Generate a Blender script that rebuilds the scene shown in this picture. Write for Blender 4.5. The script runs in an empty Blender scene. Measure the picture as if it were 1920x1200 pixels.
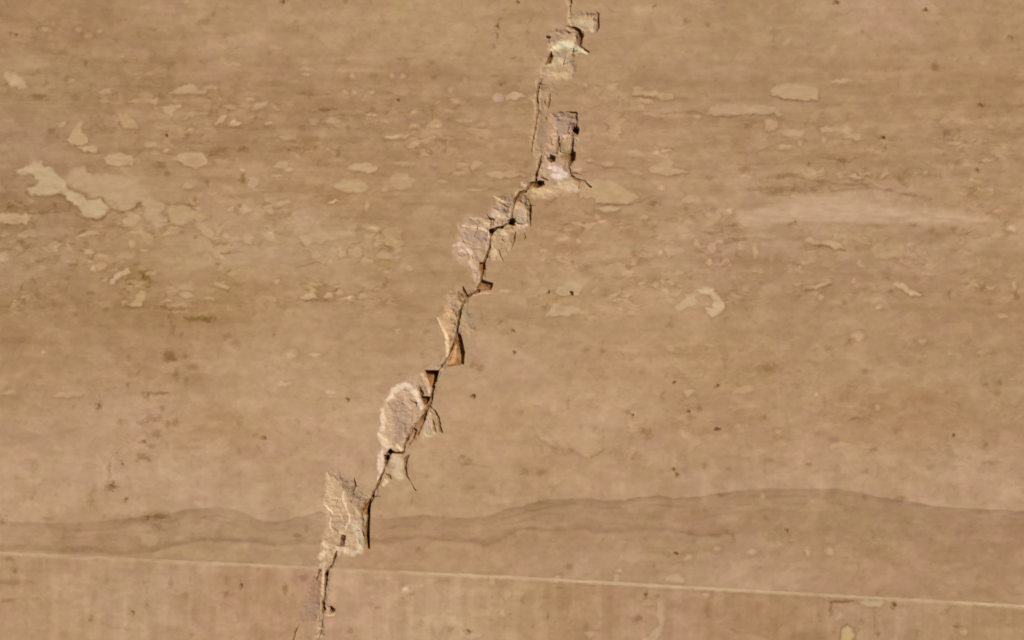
import bpy, math
import numpy as np

sc = bpy.context.scene
col = sc.collection
U = 0.0002                       # one photograph pixel = 0.2 mm of stone
R = math.radians

# ------------------------------------------------------------------ camera, sky, sun, exposure
cam_d = bpy.data.cameras.new('camera')
cam_d.lens = 50; cam_d.sensor_width = 36; cam_d.sensor_fit = 'HORIZONTAL'
cam_d.clip_start = 0.01; cam_d.clip_end = 50
cam = bpy.data.objects.new('camera', cam_d); col.objects.link(cam)
cam.location = (0, 0, 1920 * U * 50 / 36)
sc.camera = cam

SUN_EL, SUN_AZ = 48.0, 50.0      # azimuth clockwise from +Y (picture up), so light comes from the upper right
world = bpy.data.worlds.new('World'); sc.world = world; world.use_nodes = True
wn = world.node_tree.nodes; wl = world.node_tree.links
bg = wn['Background']
sky = wn.new('ShaderNodeTexSky'); sky.sky_type = 'NISHITA'; sky.sun_disc = False
sky.sun_elevation = R(SUN_EL); sky.sun_rotation = R(SUN_AZ)
wl.new(sky.outputs[0], bg.inputs[0]); bg.inputs[1].default_value = 0.055
sd = bpy.data.lights.new('sun', 'SUN'); sd.energy = 3.68; sd.angle = R(9.0); sd.color = (1.0, 0.935, 0.82)
sun = bpy.data.objects.new('sun', sd); col.objects.link(sun)
sun.location = (0.5, 0.5, 1.0)
sun.rotation_euler = (R(90 - SUN_EL), 0, R(180 - SUN_AZ))
sc.view_settings.view_transform = 'Standard'; sc.view_settings.look = 'None'
sc.view_settings.exposure = 0.0; sc.view_settings.gamma = 1.0
sc.view_settings.use_curve_mapping = False

GAIN = np.array([1.0, 1.0, 1.0])   # albedo for a wanted picture colour under this light

# ------------------------------------------------------------------ numpy helpers
rng = np.random.default_rng(7)
PERM = rng.permutation(256); PERM = np.concatenate([PERM, PERM])
_a = np.linspace(0, 2 * np.pi, 32, endpoint=False)
GX, GY = np.cos(_a), np.sin(_a)

def perlin(x, y, seed=0):
    x = x + seed * 17.37; y = y + seed * 31.91
    xi = np.floor(x).astype(np.int64); yi = np.floor(y).astype(np.int64)
    xf = x - xi; yf = y - yi
    u = xf * xf * xf * (xf * (xf * 6 - 15) + 10); v = yf * yf * yf * (yf * (yf * 6 - 15) + 10)
    def g(ix, iy, dx, dy):
        h = PERM[(PERM[ix & 255] + iy) & 255] & 31
        return GX[h] * dx + GY[h] * dy
    a = g(xi, yi, xf, yf); b = g(xi + 1, yi, xf - 1, yf)
    c = g(xi, yi + 1, xf, yf - 1); d = g(xi + 1, yi + 1, xf - 1, yf - 1)
    return (a + u * (b - a) + v * (c - a + u * (a - b - c + d))) * 1.45

def fbm(x, y, sx, sy, octv=4, seed=0, gain=0.55):
    t = np.zeros_like(x); amp = 1.0; f = 1.0; tot = 0
    for o in range(octv):
        t += amp * perlin(x * f / sx, y * f / sy, seed + o * 3.1); tot += amp
        amp *= gain; f *= 2.03
    return t / tot * 1.3

def sstep(a, b, x):
    t = np.clip((x - a) / (b - a), 0, 1); return t * t * (3 - 2 * t)

def poly_sdf(px, py, pts):
    p = np.asarray(pts, float); n = len(p)
    d = np.full(px.shape, 1e18); s = np.ones(px.shape)
    for i in range(n):
        j = (i - 1) % n
        ex, ey = p[j] - p[i]
        wx, wy = px - p[i, 0], py - p[i, 1]
        t = np.clip((wx * ex + wy * ey) / (ex * ex + ey * ey + 1e-9), 0, 1)
        bx, by = wx - ex * t, wy - ey * t
        d = np.minimum(d, bx * bx + by * by)
        c1 = py >= p[i, 1]; c2 = py < p[j, 1]; c3 = ex * wy > ey * wx
        flip = (c1 & c2 & c3) | (~c1 & ~c2 & ~c3)
        s = np.where(flip, -s, s)
    return s * np.sqrt(d)

def line_dist(px, py, pts):
    """distance to a polyline and the half width carried along it; pts are (x, y, w)"""
    p = np.asarray(pts, float)
    best = np.full(px.shape, 1e9); w = np.ones(px.shape)
    for i in range(len(p) - 1):
        ex, ey = p[i + 1, :2] - p[i, :2]
        wx, wy = px - p[i, 0], py - p[i, 1]
        t = np.clip((wx * ex + wy * ey) / (ex * ex + ey * ey + 1e-9), 0, 1)
        d = np.hypot(wx - ex * t, wy - ey * t)
        m = d < best
        best = np.where(m, d, best); w = np.where(m, p[i, 2] + (p[i + 1, 2] - p[i, 2]) * t, w)
    return best, w

def s2l(c):
    c = np.clip(np.asarray(c, float) / 255.0, 0, 1)
    return np.where(c <= 0.04045, c / 12.92, ((c + 0.055) / 1.055) ** 2.4)

# ------------------------------------------------------------------ what the stone shows (photograph pixels)
JX = np.array([-700, 0, 480, 960, 1440, 1920, 2620]); JY = np.array([1003, 1037, 1060, 1083, 1110, 1137, 1176])
def J(x): return np.interp(x, JX, JY)
JHW = 3.6

# slow colour drift of the stone: x, y, r, g, b
DRIFT = """60 60 164 131 92;250 60 166 134 95;420 60 174 142 103;600 60 172 140 101;800 40 176 145 104;950 60 172 140 100;1200 60 174 142 103
1450 60 170 139 99;1700 20 176 143 107;1850 60 167 135 94;60 160 166 138 97;250 160 165 133 93;450 160 166 133 94;650 170 165 132 93;850 170 168 136 97
1150 120 172 140 100;1300 170 168 136 98;1500 150 168 136 97;1700 160 168 135 95;1880 180 166 133 92;60 260 164 132 96;250 250 168 136 96;450 250 164 131 92
650 260 168 136 97;850 270 170 137 98;1200 260 174 141 103;1400 260 170 138 99;1600 270 170 138 98;1800 280 168 136 97;60 380 160 128 90;250 350 174 143 104
450 350 172 140 100;600 340 170 137 95;820 360 168 136 96;1120 420 172 139 100;1300 400 174 142 104;1600 390 174 142 105;1850 400 172 140 100
60 480 166 136 98;250 470 170 138 97;350 480 176 146 106;520 460 178 147 110;700 480 172 141 100;1030 500 176 144 104;1180 480 178 147 108
1380 480 172 140 104;1550 500 168 136 97;1750 480 172 140 103;1880 520 168 136 96;60 580 166 134 94;250 570 162 130 88;400 560 166 134 90
600 580 174 142 102;750 580 170 138 98;980 600 172 141 101;1200 580 176 144 104;1500 580 170 138 99;1800 580 168 135 96;60 680 170 138 98
250 680 172 140 102;330 670 168 134 94;450 700 180 149 110;600 680 178 146 107;950 680 178 146 108;1150 680 176 143 103;1350 680 172 140 98
1600 680 174 142 103;1850 680 168 137 97;60 780 174 142 104;250 780 180 148 112;420 800 174 141 100;600 780 182 150 112;900 800 180 147 108
1100 780 182 150 112;1300 800 172 139 100;1500 780 174 141 103;1700 780 168 135 93;1880 780 170 138 100;60 880 180 148 112;250 880 182 150 114
450 880 184 152 116;560 880 178 145 108;900 880 178 146 107;1100 880 174 142 103;1300 880 176 144 107;1600 880 178 146 109;1850 880 176 144 108
60 940 182 150 113;300 930 182 150 114;500 940 180 149 112;850 930 180 150 110;1100 910 180 147 109;1850 930 182 150 114
150 1000 172 140 101;400 985 170 139 100;850 990 174 141 102;1100 970 170 138 100;1300 1000 168 136 98;1600 980 166 135 95;1850 1000 165 132 95
850 1050 174 141 103;1100 1050 174 142 105;1400 1060 176 144 108;1700 1080 172 139 102;1880 1090 168 136 98;100 1120 178 146 108;300 1120 178 147 110
450 1120 174 140 103;700 1130 182 149 113;850 1160 182 152 114;950 1150 178 146 106;1050 1150 166 134 92;1180 1150 176 143 108;1350 1150 170 137 100
1450 1150 166 133 94;1650 1160 172 140 104;1850 1170 170 138 98"""
DRIFT = np.array([[float(v) for v in t.split()] for t in DRIFT.replace('\n', ';').split(';')])

# pale fillings and inclusions: polygon, colour, opacity, edge softness, dark rim; each becomes a part of its slab
P = (189, 158, 120); PP = (189, 155, 125); PB = (200, 169, 131); PY = (187, 155, 112); PG = (191, 162, 126)
INC = [
 ([(8,135),(28,136),(44,150),(50,163),(33,166),(18,158),(9,147)], PG, .9, 2, .5),
 ([(318,174),(340,162),(355,157),(366,158),(370,168),(388,170),(385,175),(340,176)], P, .9, 1.6, .6),
 ([(378,164),(395,159),(410,163),(408,167),(385,167)], P, .6, 2, .3),
 ([(279,188),(298,184),(291,197)], P, .8, 1.6, .4),
 ([(299,200),(322,197),(338,195),(342,200),(328,204),(322,216),(312,214),(305,205)], P, .85, 1.6, .5),
 ([(340,222),(352,219),(358,209),(364,211),(360,219),(350,223)], P, .7, 1.6, .5),
 ([(404,234),(408,224),(415,217),(424,216),(420,225),(410,232)], PB, .8, 1.5, .6),
 ([(428,232),(440,222),(447,230),(454,231),(448,237),(430,236)], PB, .9, 1.5, .7),
 ([(222,213),(236,215),(252,228),(260,238),(245,240),(230,238),(224,226)], PY, .7, 2, .7),
 ([(195,222),(215,216),(224,238),(198,238)], PY, .4, 3, .2),
 ([(124,263),(134,250),(140,240),(148,226),(156,230),(152,240),(150,250),(160,252),(164,266),(158,271),(140,272)], PY, .95, 1.6, .6),
 ([(146,276),(162,273),(178,273),(184,281),(178,284),(158,283)], PB, .9, 1.5, .8),
 ([(271,268),(292,267),(291,274),(273,275)], P, .8, 1.5, .5),
 ([(303,282),(312,278),(321,282),(312,287)], P, .8, 1.5, .5),
 ([(108,232),(122,227),(121,235),(110,237)], P, .6, 2, .3),
 ([(184,170),(206,166),(207,174),(192,176)], P, .7, 2, .3),
 ([(420,120),(450,116),(452,122),(426,124)], P, .7, 1.5, .5),
 ([(256,12),(276,8),(280,17),(262,19)], P, .5, 3, .2),
 ([(328,34),(342,30),(352,38),(344,46),(330,44)], P, .4, 4, .1),
 ([(194,298),(205,290),(230,288),(245,294),(253,302),(240,309),(222,310),(200,306)], P, .95, 1.5, .8),
 ([(322,298),(340,286),(360,284),(380,288),(391,300),(385,310),(370,315),(350,310),(335,302)], P, .85, 1.6, .6),
 ([(475,196),(488,192),(503,191),(500,198),(484,207),(474,204)], P, .7, 2, .6),
 ([(508,198),(528,204),(522,206),(512,203)], P, .7, 1.5, .5),
 ([(605,227),(622,220),(642,226),(636,231),(612,232)], P, .5, 2, .4),
 ([(496,228),(508,227),(511,233),(498,235)], P, .7, 1.6, .4),
 ([(521,256),(540,253),(556,254),(556,262),(530,263)], P, .6, 2, .5),
 ([(719,256),(740,254),(766,251),(763,258),(722,261)], PB, .9, 1.2, .9),
 ([(762,276),(775,266),(787,262),(785,274),(766,278)], P, .85, 1.6, .6),
 ([(790,262),(806,258),(818,255),(816,261),(800,264)], P, .7, 1.6, .6),
 ([(559,129),(574,126),(588,128),(578,131),(562,132)], P, .7, 1.6, .3),
 ([(504,86),(514,82),(524,87),(534,88),(526,92),(506,92)], P, .65, 2.4, .2),
 ([(920,186),(928,177),(940,174),(943,188),(930,190)], (190,160,136), .8, 2, .4),
 ([(947,178),(962,172),(980,177),(985,180),(965,187),(948,188)], (194,168,134), .85, 1.6, .5),
 ([(886,177),(895,175),(906,178),(896,181)], P, .5, 2, .2),
 ([(1134,165),(1148,156),(1162,157),(1150,170)], P, .65, 2, .3),
 ([(1186,176),(1190,164),(1210,161),(1202,169),(1230,172),(1262,178),(1262,185),(1240,188),(1232,180),(1205,178)], PY, .9, 1.6, .7),
 ([(1188,185),(1206,184),(1222,188),(1222,193),(1206,193)], P, .7, 1.6, .4),
 ([(1120,184),(1132,177),(1139,183),(1128,187)], P, .55, 2, .4),
 ([(1092,158),(1097,154),(1102,158),(1097,162)], P, .8, 1.6, .4),
 ([(1320,213),(1340,200),(1365,196),(1395,197),(1450,199),(1460,208),(1440,214),(1380,214),(1340,216)], (185,155,121), .75, 4, .6),
 ([(1298,219),(1308,215),(1319,217),(1312,222)], P, .7, 1.6, .4),
 ([(1176,290),(1184,280),(1196,283),(1206,292),(1190,291)], P, .6, 2, .4),
 ([(1445,172),(1450,160),(1480,157),(1534,166),(1535,186),(1500,186),(1470,184),(1448,176)], (184,154,116), .85, 1.8, .9),
 ([(1558,152),(1580,147),(1600,150),(1582,156),(1562,156)], P, .7, 1.6, .6),
 ([(1466,84),(1474,70),(1484,70),(1480,84)], P, .45, 2.5, .3),
 ([(1450,212),(1458,209),(1466,215),(1456,217)], P, .7, 1.5, .8),
 ([(1436,224),(1456,222),(1458,238),(1446,246),(1436,242)], (184,149,110), .8, 1.8, .7),
 ([(1465,246),(1490,242),(1508,246),(1505,254),(1475,255)], P, .65, 1.8, .6),
 ([(1536,240),(1550,236),(1563,240),(1566,247),(1540,248)], P, .75, 1.8, .5),
 ([(1582,258),(1596,250),(1612,252),(1616,262),(1602,264),(1595,258)], P, .75, 1.6, .8),
 ([(1850,237),(1860,234),(1868,238),(1855,241)], P, .75, 1.5, .4),
 ([(28,322),(45,312),(62,306),(78,302),(84,312),(100,315),(108,330),(122,340),(128,356),(150,362),(165,376),(185,372),(200,385),(204,390),(195,402),(180,411),(165,407),(152,398),(145,386),(130,376),(115,360),(108,362),(95,366),(78,366),(55,364),(50,354),(66,348),(74,338),(60,326),(40,328)], (190,165,126), 1, 2.6, .8),
 ([(130,318),(160,312),(170,328),(200,325),(230,330),(265,345),(275,365),(310,385),(300,400),(318,412),(305,425),(298,427),(280,418),(270,405),(272,390),(262,378),(245,392),(225,396),(208,388),(195,372),(170,366),(150,358),(134,350),(124,335)], (183,154,118), .9, 5, .6),
 ([(315,386),(350,385),(365,395),(362,415),(340,422),(322,420)], (182,154,112), .85, 1.8, .7),
 ([(0,401),(50,400),(56,412),(50,420),(10,419),(-8,416),(-6,402)], P, .9, 1.6, .7),
 ([(228,415),(240,402),(260,398),(262,410),(250,424),(232,424)], P, .75, 2, .7),
 ([(365,420),(380,418),(398,432),(401,445),(390,444),(376,434)], P, .8, 1.6, .7),
 ([(428,450),(440,441),(450,446),(446,452)], P, .75, 1.6, .7),
 ([(456,442),(466,434),(476,446),(470,458),(458,454)], P, .8, 1.6, .7),
 ([(395,473),(412,466),(430,458),(434,464),(424,472),(410,475)], P, .8, 1.6, .8),
 ([(205,532),(210,520),(232,505),(242,502),(244,512),(224,520),(214,533)], PG, .9, 1.6, .5),
 ([(190,528),(198,521),(204,524),(200,530)], P, .8, 1.6, .4),
 ([(238,570),(256,564),(262,552),(272,547),(276,550),(266,572),(250,574)], PY, .8, 1.6, .6),
 ([(333,536),(350,532),(368,540),(362,545),(340,543)], PY, .75, 1.6, .6),
 ([(398,524),(415,532),(432,536),(428,541),(408,538)], PY, .85, 1.6, .7),
 ([(335,552),(350,547),(362,554),(350,559)], P, .7, 1.6, .6),
 ([(312,572),(348,565),(350,574),(315,576)], P, .6, 1.8, .5),
 ([(385,559),(400,556),(403,562),(386,563)], P, .65, 1.5, .8),
 ([(153,466),(170,470),(178,474),(160,475)], P, .8, 1.5, .9),
 ([(218,480),(235,470),(255,478),(240,486)], P, .6, 2.2, .5),
 ([(465,335),(482,334),(487,345),(476,352),(466,348)], (190,160,126), .8, 2, .3),
 ([(448,318),(453,315),(458,319),(454,325)], (205,172,138), .85, 1.6, .2),
 ([(425,391),(440,386),(439,393),(430,396)], PB, .8, 1.6, .5),
 ([(340,350),(350,343),(368,350),(352,354)], P, .65, 2, .3),
 ([(512,312),(525,302),(541,301),(538,313),(520,316)], P, .75, 1.8, .4),
 ([(650,316),(665,307),(690,306),(706,312),(707,318),(692,325),(678,322),(662,318)], (193,161,121), .95, 1.4, .9),
 ([(626,347),(640,338),(665,336),(682,340),(692,352),(684,360),(650,361),(630,354)], (186,156,113), .9, 1.6, .6),
 ([(732,340),(735,327),(745,324),(765,326),(775,340),(770,352),(745,355),(735,352)], (184,153,112), .8, 2, .4),
 ([(583,342),(600,333),(606,344),(600,352)], PY, .6, 2.4, .3),
 ([(715,354),(722,350),(727,356),(718,359)], P, .8, 1.6, .4),
 ([(612,381),(625,374),(633,376),(622,382)], (205,172,130), .9, 1.3, .8),
 ([(492,386),(520,380),(540,374),(544,379),(525,387),(500,391)], P, .75, 1.6, .6),
 ([(496,394),(510,388),(515,398),(506,401)], P, .7, 1.6, .5),
 ([(562,445),(590,436),(640,432),(665,434),(668,443),(640,447),(612,450),(605,458),(592,452),(585,455),(575,461),(565,452)], (184,155,119), .85, 1.8, .7),
 ([(584,482),(592,470),(600,478),(595,484)], P, .75, 1.6, .7),
 ([(631,476),(640,468),(652,478),(640,483)], P, .8, 1.6, .6),
 ([(652,468),(672,462),(680,478),(668,483),(656,478)], P, .6, 1.8, .5),
 ([(703,478),(718,469),(735,480),(720,486)], P, .6, 1.8, .5),
 ([(564,558),(575,550),(590,551),(594,558),(575,560)], PB, .85, 1.4, 1),
 ([(603,557),(612,549),(624,548),(625,560),(612,560)], PB, .85, 1.4, 1),
 ([(760,502),(768,498),(774,506),(764,508)], P, .75, 1.6, .6),
 ([(720,509),(732,504),(737,509),(726,512)], P, .7, 1.6, .5),
 ([(700,540),(716,535),(710,545),(702,544)], P, .55, 2, .5),
 ([(880,310),(890,303),(905,304),(900,311),(886,321)], P, .75, 1.6, .6),
 ([(908,326),(925,321),(960,322),(985,328),(950,333),(920,332)], P, .75, 1.8, .6),
 ([(740,305),(765,302),(779,308),(750,310)], P, .6, 1.8, .5),
 ([(1085,372),(1090,355),(1100,340),(1120,338),(1145,338),(1165,350),(1190,362),(1196,370),(1180,380),(1120,381),(1115,372),(1095,368)], (186,155,112), .9, 1.6, .8),
 ([(1119,391),(1135,386),(1155,387),(1167,390),(1150,395),(1128,396)], PG, .85, 1.5, .6),
 ([(1215,316),(1235,308),(1255,297),(1264,304),(1257,314),(1290,321),(1260,328),(1225,325)], PY, .85, 1.6, .7),
 ([(1126,308),(1140,303),(1152,305),(1148,311),(1135,312)], P, .8, 1.6, .5),
 ([(1168,318),(1190,320),(1204,325),(1198,328),(1180,324)], P, .7, 1.6, .8),
 ([(1277,374),(1285,367),(1300,366),(1298,379),(1284,379)], P, .7, 1.8, .5),
 ([(1198,412),(1207,401),(1218,406),(1214,412)], P, .75, 1.8, .5),
 ([(1245,466),(1250,461),(1278,464),(1280,474),(1258,480),(1248,472)], P, .75, 1.8, .6),
 ([(1040,548),(1052,535),(1062,527),(1085,530),(1095,532),(1085,555),(1068,552),(1050,554)], (187,161,120), .95, 1.6, .6),
 ([(988,559),(1005,548),(1026,544),(1022,550),(998,557)], P, .75, 1.8, .5),
 ([(1020,595),(1035,578),(1052,574),(1085,576),(1090,582),(1078,591),(1050,592),(1030,592)], PG, .8, 1.8, .5),
 ([(1302,545),(1320,540),(1338,541),(1342,552),(1355,566),(1358,578),(1348,588),(1335,592),(1325,588),(1322,576),(1334,577),(1340,564),(1330,553),(1312,549)], (199,173,137), .9, 1.6, .8),
 ([(1264,576),(1278,568),(1288,556),(1300,555),(1308,568),(1292,574),(1276,582)], (196,170,132), .85, 1.8, .6),
 ([(1257,553),(1270,544),(1281,545),(1268,553)], P, .75, 1.6, .5),
 ([(1375,415),(1385,398),(1420,392),(1460,378),(1520,365),(1600,372),(1680,385),(1750,393),(1830,402),(1880,416),(1800,424),(1720,418),(1640,418),(1560,418),(1480,415),(1440,422),(1400,425)], (191,159,126), .95, 8, 0),
 ([(1830,424),(1868,415),(1880,432),(1850,462),(1820,476),(1815,458),(1838,440)], (182,150,114), .7, 9, 0),
 ([(1240,432),(1255,415),(1275,415),(1282,438),(1250,456)], (186,154,118), .7, 8, 0),
 ([(1588,331),(1600,326),(1617,333),(1604,336)], PB, .75, 1.4, 1),
 ([(1617,327),(1625,322),(1632,326),(1625,329)], P, .7, 1.6, .5),
 ([(1648,332),(1658,323),(1666,323),(1656,331)], P, .75, 1.4, .8),
 ([(1508,449),(1518,445),(1535,452),(1560,450),(1570,455),(1583,467),(1568,465),(1550,459),(1525,456)], PY, .85, 1.5, 1),
 ([(1633,470),(1640,459),(1690,458),(1696,470),(1690,488),(1678,481),(1665,485),(1645,484)], (180,150,107), .65, 2.5, .3),
 ([(1604,493),(1612,488),(1625,503),(1616,502)], P, .75, 1.6, .5),
 ([(1508,541),(1525,535),(1555,526),(1561,528),(1545,537),(1530,541)], PY, .85, 1.5, .8),
 ([(1490,533),(1500,526),(1507,533),(1495,538)], PP, .7, 1.6, .6),
 ([(1594,527),(1601,520),(1605,528),(1600,531)], P, .8, 1.6, .4),
 ([(1673,533),(1682,528),(1695,534),(1705,542),(1729,551),(1722,555),(1700,550),(1690,542)], PB, .85, 1.5, .9),
 ([(1842,543),(1852,542),(1862,535),(1866,538),(1856,546)], PB, .75, 1.5, .6),
 ([(1865,590),(1880,586),(1891,592),(1886,597),(1872,594)], P, .7, 1.8, .3),
 ([(98,744),(110,735),(150,734),(155,740),(130,745)], P, .65, 1.8, .6),
 ([(612,739),(620,735),(626,742),(616,745)], P, .6, 1.8, .3),
 ([(998,795),(1010,808),(1025,816),(1035,822),(1042,836),(1030,832),(1015,822),(1005,812)], P, .7, 2, .6),
 ([(1068,822),(1085,815),(1115,830),(1130,842),(1120,850),(1102,860),(1085,848),(1070,838)], (184,153,113), .7, 2.2, .7),
 ([(1248,655),(1252,646),(1260,646),(1264,658),(1258,660)], P, .6, 2, .5),
 ([(1279,735),(1288,730),(1300,732),(1290,746)], PG, .65, 2, .5),
 ([(1373,737),(1380,728),(1400,721),(1417,731),(1395,738)], P, .65, 2, .5),
 ([(1554,843),(1560,830),(1575,827),(1592,832),(1570,838)], P, .7, 1.8, .5),
 ([(262,1005),(285,1000),(300,1010),(292,1023),(265,1022)], P, .45, 3, .4),
 ([(940,1110),(950,1098),(959,1115),(950,1127)], P, .65, 2, .4),
 ([(935,1150),(942,1143),(949,1152),(944,1158)], PB, .7, 1.8, .4),
 ([(810,1166),(820,1159),(827,1175),(823,1196),(816,1190)], P, .6, 2.4, .4),
 ([(1196,1206),(1215,1193),(1228,1182),(1236,1165),(1231,1150),(1234,1128),(1246,1128),(1241,1146),(1246,1166),(1240,1188),(1226,1206)], PG, .65, 2.2, .4),
 ([(1096,1186),(1108,1181),(1116,1190),(1106,1197)], P, .65, 2, .3),
 ([(1120,1152),(1126,1146),(1132,1152),(1126,1158)], PP, .6, 2, .2),
 ([(1248,1091),(1251,1079),(1270,1074),(1281,1084),(1281,1092)], PG, .75, 2.2, .2),
 ([(1577,1196),(1580,1180),(1588,1172),(1598,1180),(1602,1190),(1596,1208),(1580,1208)], (188,162,112), .9, 1.6, 1.6),
 ([(1568,1158),(1574,1146),(1580,1156),(1574,1164)], PP, .6, 2, .4),
 ([(1800,1186),(1808,1178),(1817,1184),(1810,1192)], P, .6, 2, .3),
 ([(1610,1127),(1625,1126),(1658,1128),(1652,1137),(1638,1137),(1618,1134)], (184,166,130), .7, 2, .5),
]
# small pale specks (x, y, rx, ry)
SPECK = """661 143 5 5;735 142 5 5;755 142 5 5;648 172 6 4;664 173 5 5;696 173 5 4;778 210 7 3;775 236 9 5;845 168 6 5;872 150 5 5;1237 475 5 5;1230 533 5 5
134 151 6 4;165 67 7 5;147 55 6 5;187 58 5 4;234 568 6 5;246 457 5 7;270 469 9 3;330 585 20 2;1083 318 9 3;1107 300 7 4;1545 262 4 4;1500 268 4 5
1901 536 5 7;1648 575 6 4;1540 557 5 5;1530 740 4 4;1645 764 5 5;1728 640 7 5;1608 630 10 7;1460 810 5 4;945 545 12 3;1020 470 7 4;1055 448 12 5;1085 452 4 4
1118 406 8 5;1232 430 6 3;1308 455 6 7;1330 490 5 5;1416 470 5 12;1368 395 5 5;885 478 4 4;1430 930 5 4;1648 1010 5 2;1556 1032 8 7;1515 1035 5 8;745 620 5 5
545 665 10 8;590 665 12 3;530 720 12 4;620 735 9 3;82 660 5 3;18 735 12 4;518 528 6 4;590 527 8 3;636 548 6 5;655 556 5 4;700 428 10 5;688 387 4 8;540 318 8 3
520 330 10 2;860 325 10 3;890 355 20 2;830 340 8 3;815 236 14 3;870 226 18 3;620 226 10 5;700 215 10 3;590 205 6 3;575 140 8 3;470 186 12 3;430 200 10 4;85 55 10 4
1895 428 8 6;1870 440 10 5;1735 395 5 4;1735 325 6 4;1850 300 10 3;1790 268 12 3;1840 265 8 3;1470 275 14 4;1230 285 6 4;1250 282 9 3;1240 352 6 4;1395 330 12 3
1045 1085 6 6;1155 1084 4 10;1160 1070 6 4;922 1088 5 9;1345 1030 6 5;1410 1035 8 5;1290 1045 8 6;1325 1115 6 5;760 1110 8 10;758 1105 5 4"""
SPECK = [[float(v) for v in t.split()] for t in SPECK.replace('\n', ';').split(';')]

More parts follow.
